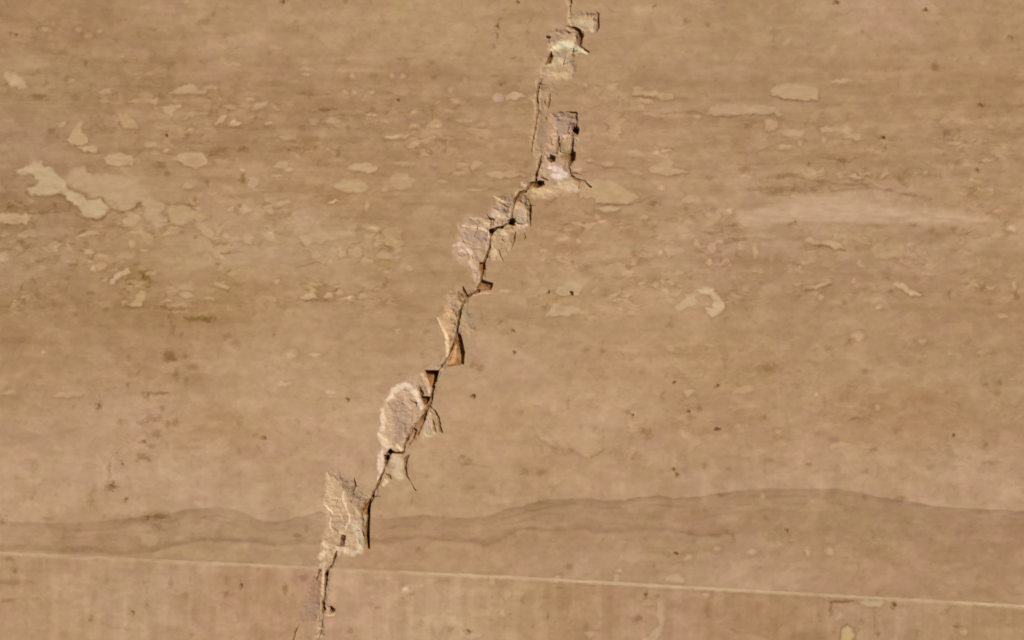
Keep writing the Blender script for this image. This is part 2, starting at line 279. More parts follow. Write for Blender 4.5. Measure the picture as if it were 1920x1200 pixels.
# stains in the stone: x, y, rx, ry, strength (sRGB units), hue (0 brown, 1 olive, 2 red, 3 violet)
STAIN = """72 183 16 6 26 0;30 66 4 4 22 0;20 64 3 4 18 0;110 100 17 4 16 1;60 140 8 3 14 0;97 245 9 5 20 0;143 185 9 6 18 0;100 168 6 4 12 0;82 160 5 4 14 0;40 183 6 5 10 3
300 310 10 7 20 0;313 326 6 4 22 0;388 343 5 5 22 0;385 40 8 6 16 0;400 27 4 5 16 0;425 67 9 5 14 0;345 70 5 6 12 0;455 335 5 9 30 1;415 282 14 5 26 2;457 280 8 6 28 1
88 155 4 3 14 0;38 381 5 3 18 0;40 454 8 4 22 0;50 462 12 4 14 0;10 467 10 2 18 0;52 500 9 7 18 0;75 490 8 4 14 0;105 485 10 7 16 0;136 496 7 6 16 0;170 549 8 4 16 1
270 510 14 5 22 0;276 520 9 4 18 0;300 514 9 4 14 0;320 590 8 10 18 0;375 598 30 5 32 1;395 593 10 6 18 1;260 575 70 5 10 1;90 575 30 10 8 0;340 436 5 4 20 0;366 445 4 4 24 0
262 383 6 6 26 0;274 372 4 5 18 0;120 445 8 9 14 1;290 440 14 7 12 0;225 440 8 6 10 0;190 440 12 8 10 1;490 430 10 5 10 0;318 668 13 10 30 1;322 674 10 6 16 2;348 667 5 6 18 0
330 702 5 12 20 0;350 716 5 9 16 0;360 688 12 6 14 0;324 618 6 12 14 0;339 627 5 5 14 0;427 631 9 6 14 0;443 646 10 9 14 3;295 738 28 3 30 0;276 745 5 6 16 0;305 766 7 5 18 0
185 760 6 7 36 1;285 785 16 7 24 0;266 792 8 5 22 0;330 792 6 8 24 0;315 795 4 9 18 0;295 813 8 8 20 0;304 665 1 1 1 0;268 829 6 4 26 0;285 836 10 4 18 0;268 858 12 7 22 1;280 862 4 6 14 1
229 871 4 5 26 0;205 880 4 15 22 1;241 670 4 7 18 0;243 702 6 5 14 0;240 720 4 4 22 0;225 792 6 7 14 0;208 913 12 6 34 1;212 908 4 8 22 1;177 915 5 10 14 0;236 937 4 5 26 0;170 940 8 10 12 1
60 933 5 4 26 2;452 782 6 5 12 0;478 815 7 3 18 0;450 795 5 5 12 0;640 0 1 1 1 0;350 840 40 4 10 0;460 850 40 12 8 0;650 150 8 6 8 0;40 628 45 14 6 0;25 640 20 8 6 0
165 1028 40 5 12 0;292 966 22 7 24 1;295 988 8 5 20 0;250 975 40 8 14 0;5 975 8 9 22 1;93 973 10 5 16 1;560 1003 8 4 22 0;575 990 4 8 16 1;120 1000 6 14 10 0;195 1012 12 10 10 0
1212 812 12 9 24 1;1205 806 5 4 12 1;1290 772 4 4 44 0;1296 782 9 8 26 2;1345 805 5 3.5 52 0;1345 723 6 4 30 0;1264 717 3 3 40 0;1186 779 3.5 3.5 44 0;1178 772 5 5 16 3;1312 768 4 6 16 0
1262 880 5 3.5 34 0;1269 891 4 4 32 0;1433 783 9 5 30 2;1190 855 7 6 18 0;984 886 9 7 26 1;1014 886 7 6 18 1;1320 872 6 8 20 1;1368 878 4 5 12 0;963 660 3.5 3 34 0;961 620 4 4 30 0
888 743 4.5 4.5 60 0;652 750 3.5 5 34 0;495 821 4.5 3.5 32 0;511 628 3.5 4 26 0;626 766 4 4 14 0;558 790 6 5 12 3;580 812 7 4 10 0;886 685 7 5 24 1;901 690 6 7 24 1;1131 658 5 4 20 0
799 622 8 5 18 0;937 604 6 5 20 0;959 592 12 6 14 0;946 625 9 4 12 0;1257 610 8 5 16 0;1415 605 6 4 10 0;1097 658 5 4 10 1;1135 710 7 4 8 0;1065 760 3 14 12 0;1090 800 5 5 12 0;1115 806 6 6 12 0
1070 844 6 4 16 1;1040 842 7 5 14 0;865 856 8 4 20 1;872 870 8 3 16 1;880 862 6 4 14 1;1592 643 7 7 24 0;1550 653 5 6 12 0;1622 696 8 5 18 0;1498 696 6 3 14 0;1545 752 4 10 14 0;1475 783 3 6 14 0
1788 817 3.5 3.5 34 0;1518 870 5 4.5 28 0;1624 883 5 5 18 0;1640 842 6 5 14 0;1848 834 6 7 24 0;1875 717 4.5 8 24 1;1848 721 4.5 4 24 1;1870 738 6 5 18 1;1680 807 7 6 16 0;1565 825 10 8 16 3
1820 1 1 1 1 0;1565 782 20 10 10 0;1610 785 12 6 10 0;1860 868 20 4 14 0;1820 858 5 4 12 0;1745 875 6 5 12 0;1440 690 20 8 18 0;1670 690 8 3 10 1;1590 1 1 1 1 0;1720 835 6 5 8 0
1754 124 8 9 20 0;1750 128 6 6 8 0;1735 19 4.5 3.5 38 0;1567 5 7 4.5 34 0;1617 60 4.5 4.5 16 0;1838 197 8 5 26 0;1893 70 6 4 26 0;1898 75 3 4 14 0;1911 88 5 5 12 1;1820 107 4 5 12 0;1656 259 5 3.5 50 0
1776 248 7 6 18 0;1580 300 8 4 26 0;1832 319 7 5 28 0;1517 306 3 4 22 0;1286 40 7 5 18 0;1326 47 6 5 20 0;1228 12 4 4 26 0;1402 237 7 5 18 0;1358 58 4 6 12 0;971 4 4 4 32 0;946 18 4 5 16 0
990 60 4 4 20 0;963 108 5 3 22 0;942 157 6 5 24 0;933 50 4.5 5 32 1;937 37 4 4 20 0;932 70 2.5 10 24 0;926 88 3 6 18 0;928 142 5 3 14 0;974 152 4 4 12 0;531 4 5.5 4.5 30 0;647 3 4.5 5 26 0
692 67 5 4 14 0;746 187 3 3 50 0;312 254 3 3 50 0;160 118 2.5 5 24 0;808 116 8 5 14 0;860 102 7 5 14 0;815 145 6 4 16 0;700 141 10 4 12 0;758 110 20 3 14 0;645 112 8 10 10 0;1028 548 3.5 3.5 52 0;1071 550 4.5 4.5 66 0
1042 587 3 3 14 0;1110 587 7 4 14 0;1040 565 7 6 20 2;1022 578 5 7 16 0;1225 382 12 4 22 3;1287 393 6 5 20 0;1080 438 10 7 24 2;1060 470 50 14 10 2;1180 440 14 14 10 2;1098 506 14 10 14 3;1190 476 7 8 18 0
1100 1 1 1 1 0;1228 430 8 5 14 0;1230 443 6 4 18 0;1320 375 6 4 12 0;1488 416 8 6 26 0;1491 416 3 2.5 24 0;1712 422 7 4 24 0;1645 425 8 5 16 0;1788 427 6 5 20 0;1748 432 8 4 12 0;1665 470 8 4 22 1
1670 546 5 4 20 0;1502 531 4 4 20 3;1780 553 3 8 20 0;1905 555 5 8 26 1;1840 538 7 7 16 0;1668 357 9 4 24 0;1700 365 20 3 14 0;1462 333 8 5 20 0;1485 327 16 6 16 0;1480 355 60 6 14 0;1545 355 30 7 14 0
1450 363 20 6 14 1;1690 340 8 6 16 0;1700 348 6 6 14 1;1835 365 16 8 12 2;1880 395 30 8 14 2;1395 318 14 5 18 0;1330 335 7 5 14 0;1340 358 12 5 8 0;1420 308 40 3 14 0;1267 1038 3.5 4 40 0;1475 995 3.5 5 26 0
1067 1062 7 6 20 0;1210 1116 3.5 6 36 1;1232 1118 5 5 20 1;1027 1155 2.5 7 24 0;1195 1160 9 6 24 0;1145 1120 6 4 12 0;1675 1135 5.5 5.5 40 0;1690 1137 12 4 16 0;1558 1142 4 12 26 0;1572 1128 22 3.5 28 0;1616 1165 6 6 22 2
1647 1190 5 5 26 0;1640 1165 3 25 14 0;1794 1174 7 4 28 0;1046 1102 6 3 22 0;452 1097 3.5 7 40 0;425 1113 7 7 22 1;425 1090 5 12 12 1;274 1135 5 6 22 1;249 1150 5 5 26 1;170 1160 4.5 8 26 0;240 1178 5 8 14 0
320 1092 4.5 10 20 0;348 1115 6 8 12 0;365 1150 6 20 8 0;29 1070 4 4 24 0;18 1049 9 5 20 0;25 1092 30 6 14 0;14 1126 12 4 20 1;68 1123 8 4 14 0;200 1088 5 10 10 0;535 1105 4.5 10 30 1;568 1083 9 6 18 3
709 1139 5.5 3 26 0;658 1182 4.5 5 22 0;765 1114 11 4 24 0;722 1090 8 10 10 0;830 1090 14 4 14 0;877 1185 7 5 30 0;845 1180 5 5 14 0;360 1190 5 4 20 0;785 1030 7 6 16 0;880 915 8 6 14 0;832 912 5 5 14 0;890 930 10 10 8 0
1352 928 7 4 16 0;1440 1035 20 8 8 0;1455 1010 30 8 10 0;1650 1000 14 10 10 0;1630 1025 30 14 6 0;1425 1 1 1 1 0;1375 1010 5 10 12 0;1690 935 12 6 20 0;1622 933 5 6 14 0;1180 970 6 6 8 0;1190 1010 1 1 1 0
1090 1160 20 30 6 0;1060 1140 14 30 6 0;1270 1135 16 12 8 0;1325 1145 8 12 10 0;1440 1180 14 20 6 0;1550 990 14 8 10 1;1500 1010 20 10 8 1"""
STAIN = [[float(v) for v in t.split()] for t in STAIN.replace('\n', ';').split(';')]
HUE = {0: (.95, 1.0, 1.05), 1: (1.0, .94, 1.12), 2: (.6, .95, 1.05), 3: (1.0, 1.1, .8)}

# open pores, really sunk: x, y, r, depth
PORE = [(746,187,2.8,5),(312,254,2.8,5),(888,743,4,7),(1071,550,4.2,8),(1028,548,3,5),(1345,805,4,6),(1290,772,3.6,5),(1656,259,4,6),(1186,779,3.2,5),(1264,717,3,5),
        (185,760,4.5,4),(652,750,3.2,4),(963,660,3,4),(961,620,3.2,4),(1262,880,3.6,4),(1269,891,3.6,4),(1788,817,3,4),(1735,19,4,4),(1567,5,5,4),(971,4,3.4,4),(531,4,4.5,4),
        (1267,1038,3,5),(1475,995,3,4),(452,1097,3.2,5),(1491,416,3,4),(933,50,3.4,4),(1345,723,4,4),(1675,1135,4.2,5),(1210,1116,3,4),(236,937,3.2,3),(30,66,3,3),(208,910,4,4),
        (229,871,3.2,4),(268,829,4,3),(495,821,3.4,4),(1832,319,4.5,4),(1838,197,4.5,4),(877,1185,4.5,4),(249,1150,3.4,3),(600,1186,4.5,6)]

# broken places along the crack: name of the side, polygon, colour, depth, slope x, slope y, edge width, roughness
SP = (188,164,142); SW = (205,182,152); ST = (186,158,120); SG = (168,142,118)
SPALL = [
 ('R', [(1062,40),(1065,28),(1085,22),(1120,24),(1121,50),(1115,62),(1095,62),(1085,55),(1068,50)], (183,158,130), 3.5, .06, -.03, 3, 1.2),
 ('L', [(1028,62),(1045,55),(1068,52),(1085,57),(1090,73),(1086,88),(1102,96),(1086,99),(1077,104),(1085,125),(1080,140),(1070,150),(1045,158),(1015,160),(1008,150),(1020,135),(1024,118),(1030,100),(1026,85)], (184,160,132), 5, .05, -.03, 5, 2.4),
 ('R', [(1007,156),(1045,158),(1042,185),(1035,205),(1012,212),(1006,200)], (172,146,118), 3.2, -.04, 0, 4, 1.5),
 ('R', [(1000,214),(1028,214),(1026,255),(1018,284),(1000,286),(996,262)], (170,142,112), 1.6, 0, 0, 5, .8),
 ('R', [(1030,212),(1065,208),(1082,216),(1086,245),(1078,268),(1080,295),(1075,303),(1070,315),(1072,330),(1056,338),(1020,340),(1006,340),(1008,318),(1014,292),(1022,280),(1028,255)], (178,152,132), 8, .05, -.02, 6, 3.2),
 ('R', [(1006,340),(1056,338),(1072,332),(1088,342),(1086,360),(1060,366),(1020,375),(995,374),(990,356)], (194,168,138), 5, -.02, -.08, 9, 2.0),
 ('L', [(962,360),(945,365),(928,365),(930,380),(915,390),(920,400),(900,408),(878,408),(858,416),(856,440),(845,465),(848,485),(860,495),(890,505),(902,498),(912,480),(917,455),(921,432),(942,422),(957,412),(960,385)], (184,158,138), 7, .06, -.02, 7, 3.4),
 ('R', [(968,370),(985,365),(993,380),(995,400),(996,425),(985,430),(965,440),(962,465),(955,475),(940,490),(918,492),(914,480),(919,450),(922,437),(945,428),(960,420),(960,390)], (186,160,130), 7, .03, -.04, 5, 3.0),
 ('L', [(885,500),(900,508),(900,525),(893,532),(878,515)], (190,160,136), 4, .08, 0, 5, 1.4),
 ('L', [(835,547),(865,540),(868,560),(862,580),(858,600),(857,625),(845,655),(838,670),(832,640),(821,612),(819,595),(830,580),(832,560)], (186,156,124), 7, .22, .02, 7, 2.4),
 ('R', [(865,580),(880,573),(893,600),(895,620),(880,635),(866,625),(862,605)], (172,148,120), 3, -.06, 0, 6, 1.8),
 ('L', [(785,700),(797,697),(805,720),(812,728),(806,745),(800,765),(780,790),(768,815),(757,845),(740,848),(725,855),(718,885),(705,912),(711,880),(707,860),(712,830),(707,810),(711,770),(718,745),(735,725),(755,715),(770,708)], (190,164,142), 8, .05, .01, 12, 2.6),
 ('R', [(806,764),(818,782),(824,808),(808,824),(790,828),(784,815),(797,790)], (184,162,126), 4, -.10, -.05, 5, 2.2),
 ('L', [(612,885),(625,880),(640,885),(655,903),(668,903),(672,920),(690,930),(695,945),(685,960),(690,985),(686,1020),(680,1035),(650,1045),(625,1048),(606,1056),(595,1040),(604,1010),(608,980),(604,945),(609,920)], (186,160,134), 7, .05, -.01, 7, 3.2),
 ('L', [(578,1087),(600,1072),(606,1080),(604,1120),(600,1150),(598,1170),(565,1173),(556,1166),(570,1130)], (146,114,98), 2.8, .03, .0, 5, 1.6),
 ('R', [(610,1134),(628,1134),(629,1149),(611,1153)], (176,148,116), 5, .04, -.06, 4, 1.5),
]
# stained hollows: polygon, colour, depth, slope x, slope y, edge
RUST_SHADE = [ # rust-brown stain along the crack, with shaded right edges painted in
 ([(808,748,4),(797,776,5),(787,798,5),(778,822,4)], (160,114,70), .75), ([(1058,292,8),(1074,296,8)], (136,102,60), .7), ([(1008,346,7),(990,352,4)], (146,106,64), .7),
 ([(978,363,5),(966,378,4)], (150,110,62), .6), ([(692,938,5),(682,958,7)], (162,108,58), .7), ([(860,556,4),(876,552,6),(888,548,4)], (150,110,68), .7), ([(905,498,6),(904,512,5)], (150,106,62), .6),
 ([(852,634,5),(862,655,5)], (158,108,62), .5), ([(1085,66,5),(1086,84,3)], (140,98,74), .6), ([(1076,232,4),(1078,250,6)], (120,76,54), .6), ([(690,985,4),(688,1015,4)], (146,100,52), .7),
 ([(760,862,5),(762,878,4)], (166,118,92), .7), ([(733,846,6),(726,860,5)], (140,112,98), .5), ([(1046,262,3),(1045,285,3)], (140,110,74), .6), ([(1010,150,3),(1008,205,3)], (150,124,100), .5)]
# brown seams in the stone: points with half width, strength
VEIN = [
 ([(1022,381,2.5),(1038,376,2.5),(1056,362,1.2)], 18), ([(1240,213,1.5),(1300,210,3),(1330,216,2),(1362,219,2.5),(1402,214,2),(1444,217,1.2)], 18), ([(1098,304,1),(1132,312,2),(1166,316,1.6),(1200,330,1.4)], 14),
 ([(1246,330,1.6),(1262,329,2),(1292,325,1)], 16), ([(1120,382,1.5),(1152,384,2.6),(1190,382,2.4),(1216,371,1.2)], 18), ([(1438,333,2),(1480,328,4),(1522,338,2),(1582,347,2.5),(1640,344,2)], 14),
 ([(1560,358,2),(1640,352,3),(1668,358,2.6),(1702,365,2),(1745,372,1.4)], 14), ([(1444,178,1.2),(1470,187,2),(1536,191,1.6)], 18), ([(556,502,1.6),(575,497,2.2),(592,491,1.6),(610,497,1.4),(616,484,2)], 18),
 ([(556,563,1.4),(590,564,2.6),(628,565,2),(700,561,1)], 16), ([(1680,538,1.5),(1702,552,2),(1735,556,1.4)], 18), ([(140,400,1.5),(160,412,2.4),(190,412,2.4),(206,398,2)], 22), ([(206,392,1.5),(228,397,2.4),(250,394,2.4),(266,376,2.6)], 22),
 ([(318,383,1.4),(348,382,2),(366,392,1.4)], 14), ([(382,470,1.4),(420,476,2.2),(455,471,1.6)], 16), ([(390,446,1.4),(405,458,2),(430,456,1.4)], 14), ([(865,852,1),(876,870,2),(920,876,1.4)], 14),
 ([(998,800,1.6),(1012,824,2.4),(1040,843,2.6),(1062,847,2.4),(1090,857,2.2),(1112,856,2),(1132,844,1.4)], 5), ([(50,345,2),(70,352,2.5),(48,362,2)], 14), ([(60,330,1.4),(72,340,2.4),(66,350,2)], 20),
 ([(110,364,1.6),(124,372,2.6),(132,384,2)], 16), ([(56,400,1.6),(90,399,2.6),(130,396,1.6)], 16), ([(840,222,1.6),(880,238,2),(930,242,1.4)], 10), ([(770,280,1),(800,264,1.6),(870,262,1.6)], 14), ([(555,175,2),(600,178,3),(620,176,1.4)], 16),
 ([(590,206,1.5),(620,206,2.4),(634,205,1.4)], 18), ([(1186,180,1.2),(1215,183,2),(1240,187,1.4)], 16), ([(1340,540,1.6),(1352,556,1.4)], 10), ([(1325,552,1.6),(1338,562,2.4),(1336,576,2)], 16), ([(150,468,1),(164,476,1.6),(182,475,1)], 18),
 ([(1500,545,1),(1530,544,1.6),(1560,532,1.4)], 14), ([(1515,460,1),(1548,462,1.8),(1586,470,1.2)], 16), ([(1352,460,1.4),(1392,448,2),(1420,444,1.2)], 12), ([(1310,470,1.2),(1330,480,2.4),(1345,500,1.4)], 10), ([(1560,1128,2),(1600,1128,2.4)], 16),
 ([(1575,1196,1.5),(1577,1180,2),(1588,1170,2),(1600,1178,2),(1605,1190,2)], 24), ([(930,1080,1),(975,1086,1.5)], 6)]
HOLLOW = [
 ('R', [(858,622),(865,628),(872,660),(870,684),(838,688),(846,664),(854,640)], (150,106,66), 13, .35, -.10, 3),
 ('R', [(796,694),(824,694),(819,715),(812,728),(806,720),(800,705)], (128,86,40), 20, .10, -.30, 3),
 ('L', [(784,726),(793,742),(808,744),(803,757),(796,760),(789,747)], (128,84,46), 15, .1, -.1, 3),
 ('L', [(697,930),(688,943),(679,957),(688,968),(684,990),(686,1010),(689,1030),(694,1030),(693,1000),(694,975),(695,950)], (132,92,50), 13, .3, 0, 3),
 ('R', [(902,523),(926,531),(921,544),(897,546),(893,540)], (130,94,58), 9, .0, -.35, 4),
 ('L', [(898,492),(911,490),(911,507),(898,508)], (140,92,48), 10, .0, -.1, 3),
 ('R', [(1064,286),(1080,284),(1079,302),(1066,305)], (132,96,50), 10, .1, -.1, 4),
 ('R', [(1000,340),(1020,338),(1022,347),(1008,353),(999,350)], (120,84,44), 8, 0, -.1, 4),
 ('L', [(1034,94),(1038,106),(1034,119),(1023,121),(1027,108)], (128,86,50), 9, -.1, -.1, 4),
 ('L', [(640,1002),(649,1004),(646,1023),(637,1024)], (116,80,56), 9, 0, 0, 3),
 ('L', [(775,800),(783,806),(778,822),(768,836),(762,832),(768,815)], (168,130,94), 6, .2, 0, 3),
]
# hair cracks: points (x, y, half width), depth, darkness of the dirt in them
CR = [
 ([(1072,-260,2),(1060,-120,2),(1066,-20,1.6),(1071,6,2.4),(1066,16,1)], 5, .5),
 ([(1116,22,1),(1122,26,2),(1121,52,2.4),(1118,60,.8)], 5, .55),
 ([(1062,49,1),(1076,52,2.2),(1086,57,3),(1089,68,4.2),(1087,86,2.4),(1095,92,1.8),(1104,98,1.2)], 10, .85),  # shadow edge of the break, its shade painted in with the dirt
 ([(1016,148,1),(1010,160,2.2),(1007,182,2),(1009,206,3.0),(1006,222,1.6),(1003,245,1.6),(998,270,1.2),(997,285,.8)], 5, .55),
 ([(1028,186,1),(1031,178,2),(1029,196,2),(1026,204,1)], 3, .4),
 ([(1062,209,1),(1080,213,2.6),(1081,230,2.2),(1080,244,4)], 9, .75),
 ([(1048,256,1.2),(1047,275,2.2),(1043,288,1.6)], 6, .6),
 ([(1074,260,1.2),(1073,282,2.4),(1072,300,4.0),(1066,312,2.4),(1069,326,2.2),(1078,336,2.2),(1094,341,3.2),(1108,351,1.3)], 9, .75),
 ([(1070,325,1.6),(1080,326,1.8),(1089,328,1)], 4, .5),
 ([(1086,342,1.6),(1084,356,.8)], 3, .3),
 ([(1015,292,1.4),(1012,308,2),(1007,322,2),(1004,342,2.2),(996,343,3.0),(990,350,2.2),(984,359,2.6),(974,362,2.2),(966,374,2.0),(961,390,1.8),(959,406,2.2),(958,414,4)], 12, .85),
 ([(1012,331,1),(1022,336,2.2),(1026,339,1)], 4, .5),
 ([(990,374,1.6),(994,386,3),(994,405,2.0),(994,424,1.4)], 7, .65),
 ([(994,386,1.6),(1003,386,1)], 4, .5),
 ([(966,436,1.4),(963,452,1.8),(959,467,1)], 5, .5),
 ([(984,436,.8),(984,445,2),(983,449,1)], 3, .4),
 ([(957,416,3),(944,424,2),(932,428,2),(922,433,3.6),(919,447,1.8),(918,464,1.6),(912,482,2.0),(907,494,2.4),(905,510,2),(902,524,2)], 12, .85),
 ([(940,426,2.4),(946,425,1)], 5, .7),
 ([(935,470,1),(938,480,1.8),(943,489,1.2)], 4, .45),
 ([(935,380,1),(945,384,1.6),(955,390,1)], 4, .45),
 ([(912,402,1),(921,413,2.2),(919,424,1.4)], 5, .5),
 ([(898,545,2.2),(886,551,2),(876,556,3.6),(867,571,2.0),(863,583,2.4),(860,600,2.2),(857,622,2.6),(850,645,1.8),(843,664,1.5),(836,676,1.5),(828,688,2.2)], 12, .85),
 ([(868,538,1.4),(871,548,2.6),(876,556,2.4)], 8, .7),
 ([(828,688,1.8),(822,694,1.8)], 8, .7),
 ([(812,726,3),(810,742,2.2),(808,754,2.2),(800,768,2.8),(796,782,3.0),(790,800,2.2),(784,816,1.2)], 11, .8),
 ([(800,770,2.2),(790,786,2.2),(778,797,2.8),(771,808,3),(766,820,2.2),(759,833,1.6),(758,846,2.0),(753,850,2),(740,849,1.8),(731,847,3.6),(725,858,4.0),(723,872,1.6),(717,888,2.0),(709,908,1.8),(701,923,2.2),(698,934,2.6),(692,948,2.6),(690,964,2.6)], 11, .85),
 ([(806,763,1.4),(816,772,2),(822,784,2.6),(824,800,2),(827,810,2.6)], 5, .55),
 ([(812,790,1.2),(814,804,2.6),(817,812,1)], 4, .5),
 ([(787,728,2.2),(792,740,2)], 6, .7),
 ([(766,854,1.8),(761,861,3.2),(760,872,2.4),(762,892,1.8),(770,906,1.4),(779,920,1)], 7, .65),
 ([(722,888,1),(730,893,3),(734,898,1)], 4, .5),
 ([(664,896,1),(666,912,2.4),(662,920,3.0),(656,924,1)], 5, .5),
 ([(698,931,1.6),(712,931,.8)], 3, .4),
 ([(631,1034,1.2),(627,1046,2.0),(623,1060,1.2),(614,1068,2.0),(612,1079,3.2),(610,1100,2.0),(609,1116,1.8),(606,1128,2.8),(607,1142,2.6),(604,1150,1)], 9, .85),
 ([(599,1070,2.6),(596,1080,1.4),(593,1087,1)], 5, .7),
 ([(598,1158,1),(598,1170,2.6)], 3, .45),
 ([(606,1151,1.0),(603,1168,1.6),(601,1186,1.6),(596,1200,1.4),(580,1240,1.4),(560,1300,1.6),(520,1420,1.6)], 5, .4),
 ([(561,1172,1),(553,1184,1.8),(549,1202,2),(540,1240,1.6),(536,1262,1)], 4, .55),
]
# round deep holes in the crack
HOLE = [(1079,244,6.5,22),(1034,297,7.5,12),(959,417,7,26),(921,433,4.2,14),(941,426,3.4,9),(731,847,4.6,14),(725,859,5,15),(1028,70,4.2,8),(1043,58,3.6,6),(1029,80,4.2,6),
        (1012,345,5.5,10),(622,1143,5.5,10),(612,1078,3.6,9),(1023,223,4,6),(640,1013,4.5,7),(868,545,3,6),(889,616,3.4,4)]
# pale crushed calcite edges, with highlights of lit facets painted in: points with half width, colour, opacity
EDGE = [
 ([(1035,92,4),(1052,84,8),(1068,84,9),(1082,92,5),(1100,101,2)], (212,200,162), .85),
 ([(1070,40,3),(1092,44,6),(1112,46,7),(1108,58,5)], (190,170,136), .7),
 ([(1025,124,3),(1040,118,8),(1056,116,8)], (188,168,128), .6),
 ([(1030,140,4),(1060,143,6)], (194,166,124), .6),
 ([(1062,214,2),(1078,216,2.5)], (210,180,140), .7),
 ([(1050,255,3),(1066,255,3)], (205,172,140), .7), ([(1076,256,2),(1083,262,2)], (214,184,160), .7),
 ([(1048,288,3),(1058,287,3)], (214,178,132), .7), ([(1028,308,3),(1036,306,3)], (212,178,140), .7),
 ([(1032,314,5),(1046,318,6),(1060,328,6),(1046,332,7),(1036,330,5)], (212,192,178), .8),
 ([(1050,345,8),(1072,350,8),(1080,356,6)], (206,180,144), .7),
 ([(994,352,4),(1010,360,6),(1030,358,5)], (204,174,124), .7),
 ([(978,345,4),(985,349,3)], (214,172,146), .7),
 ([(980,402,5),(988,420,5),(975,426,5)], (206,176,150), .75),
 ([(930,432,4),(942,438,6),(950,440,3)], (206,186,138), .8),
 ([(968,388,3),(984,392,4)], (202,172,130), .6),
 ([(926,368,2),(942,378,2.5),(955,380,3)], (206,182,146), .6),
 ([(925,402,4),(940,404,6),(955,404,3)], (200,182,152), .65),
 ([(880,408,2),(900,412,3),(916,420,3)], (204,178,138), .7),
 ([(868,424,1.5),(900,428,2),(914,434,2.4),(917,446,2)], (216,188,158), .8),
 ([(850,462,3),(862,458,4),(882,472,3)], (206,176,150), .6),
 ([(862,470,2),(876,470,3),(884,476,2)], (218,192,168), .7),
 ([(878,492,3),(888,500,4),(896,520,4)], (204,172,146), .7),
 ([(820,597,2),(828,612,3),(836,628,4),(838,650,4),(838,668,2.5)], (216,184,138), .9),
 ([(840,588,2.5),(842,594,2.5)], (214,184,124), .8),
 ([(885,553,1.5),(900,551,2.2),(918,550,2)], (204,168,124), .7),
 ([(790,703,3),(798,716,4),(804,735,2.5)], (212,174,132), .85),
 ([(845,676,4),(856,678,5)], (204,162,118), .6),
 ([(726,752,4),(740,732,7),(758,722,7),(776,735,7),(786,756,6),(790,766,4)], (224,200,170), .8),
 ([(716,768,4),(718,790,6),(716,806,5)], (220,192,162), .75),
 ([(712,818,6),(722,832,8),(730,842,5)], (214,188,150), .85), ([(745,836,4),(752,844,3)], (226,200,150), .8),
 ([(714,850,6),(712,870,7),(714,890,5),(708,905,3)], (214,190,162), .85),
 ([(738,862,9),(750,868,9),(742,885,8),(750,895,8)], (200,178,142), .8),
 ([(719,909,4),(724,902,4)], (216,192,152), .8),
 ([(798,812,5),(806,815,5),(816,812,3)], (204,184,142), .7), ([(805,778,5),(800,798,6)], (186,164,140), .6),
 ([(606,945,1.5),(615,955,2.2),(623,962,1.8)], (222,196,160), .85),
 ([(612,890,4),(618,920,8),(628,945,8)], (196,168,128), .6),
 ([(642,922,2),(643,942,2),(652,962,2.2),(655,977,2.2)], (216,188,152), .8),
 ([(648,946,3),(640,960,3),(640,972,2.4)], (206,178,146), .7),
 ([(620,972,1.6),(619,990,2.0),(624,998,1.6)], (210,184,154), .7), ([(655,978,1.6),(646,994,2),(640,1002,1.5)], (212,186,156), .7),
 ([(606,1020,4),(612,1030,5),(600,1046,5)], (208,182,148), .8), ([(630,1030,4),(650,1034,6)], (206,180,152), .7),
 ([(664,985,7),(672,1010,9),(676,1032,6),(660,1040,6)], (200,178,146), .8),
 ([(680,932,3),(686,936,3)], (214,174,140), .6),
 ([(606,1062,2.4),(606,1080,2.2),(605,1105,2.4),(605,1122,1.6)], (208,178,144), .9),
 ([(600,1062,4),(608,1058,4)], (204,176,142), .7),
 ([(608,1153,1.5),(618,1154,2.5),(626,1153,1.5)], (210,180,138), .8),
 ([(940,80,1),(1,1,1)], (0,0,0), 0),
]
EDGE = EDGE[:-1]
GREY = [ # dull scars inside the broken places
 ([(1030,75,6),(1046,70,6)], (150,126,108), .6), ([(1035,105,4),(1052,102,8),(1065,112,5)], (170,148,126), .6),
 ([(1040,225,8),(1060,232,12),(1055,248,10)], (160,134,114), .7), ([(1020,236,6),(1016,265,7)], (166,138,114), .5),
 ([(870,440,6),(890,446,10),(908,448,6)], (166,140,124), .7), ([(930,388,5),(948,396,5)], (168,144,126), .5), ([(936,460,8),(944,466,7)], (160,134,98), .6),
 ([(748,762,14),(752,785,17),(750,808,14),(745,825,8)], (178,146,120), .85), ([(662,936,10),(672,946,9)], (160,130,104), .7), ([(648,910,8),(655,925,8)], (158,132,98), .6),
 ([(632,985,8),(640,980,8)], (168,142,120), .6), ([(845,562,8),(850,572,6)], (166,138,118), .6), ([(880,595,7),(884,612,6)], (164,142,114), .5),
 ([(585,1130,12),(578,1155,14)], (164,136,110), .5), ([(840,675,4),(1,1,1)], (0,0,0), 0)]
GREY = GREY[:-1]

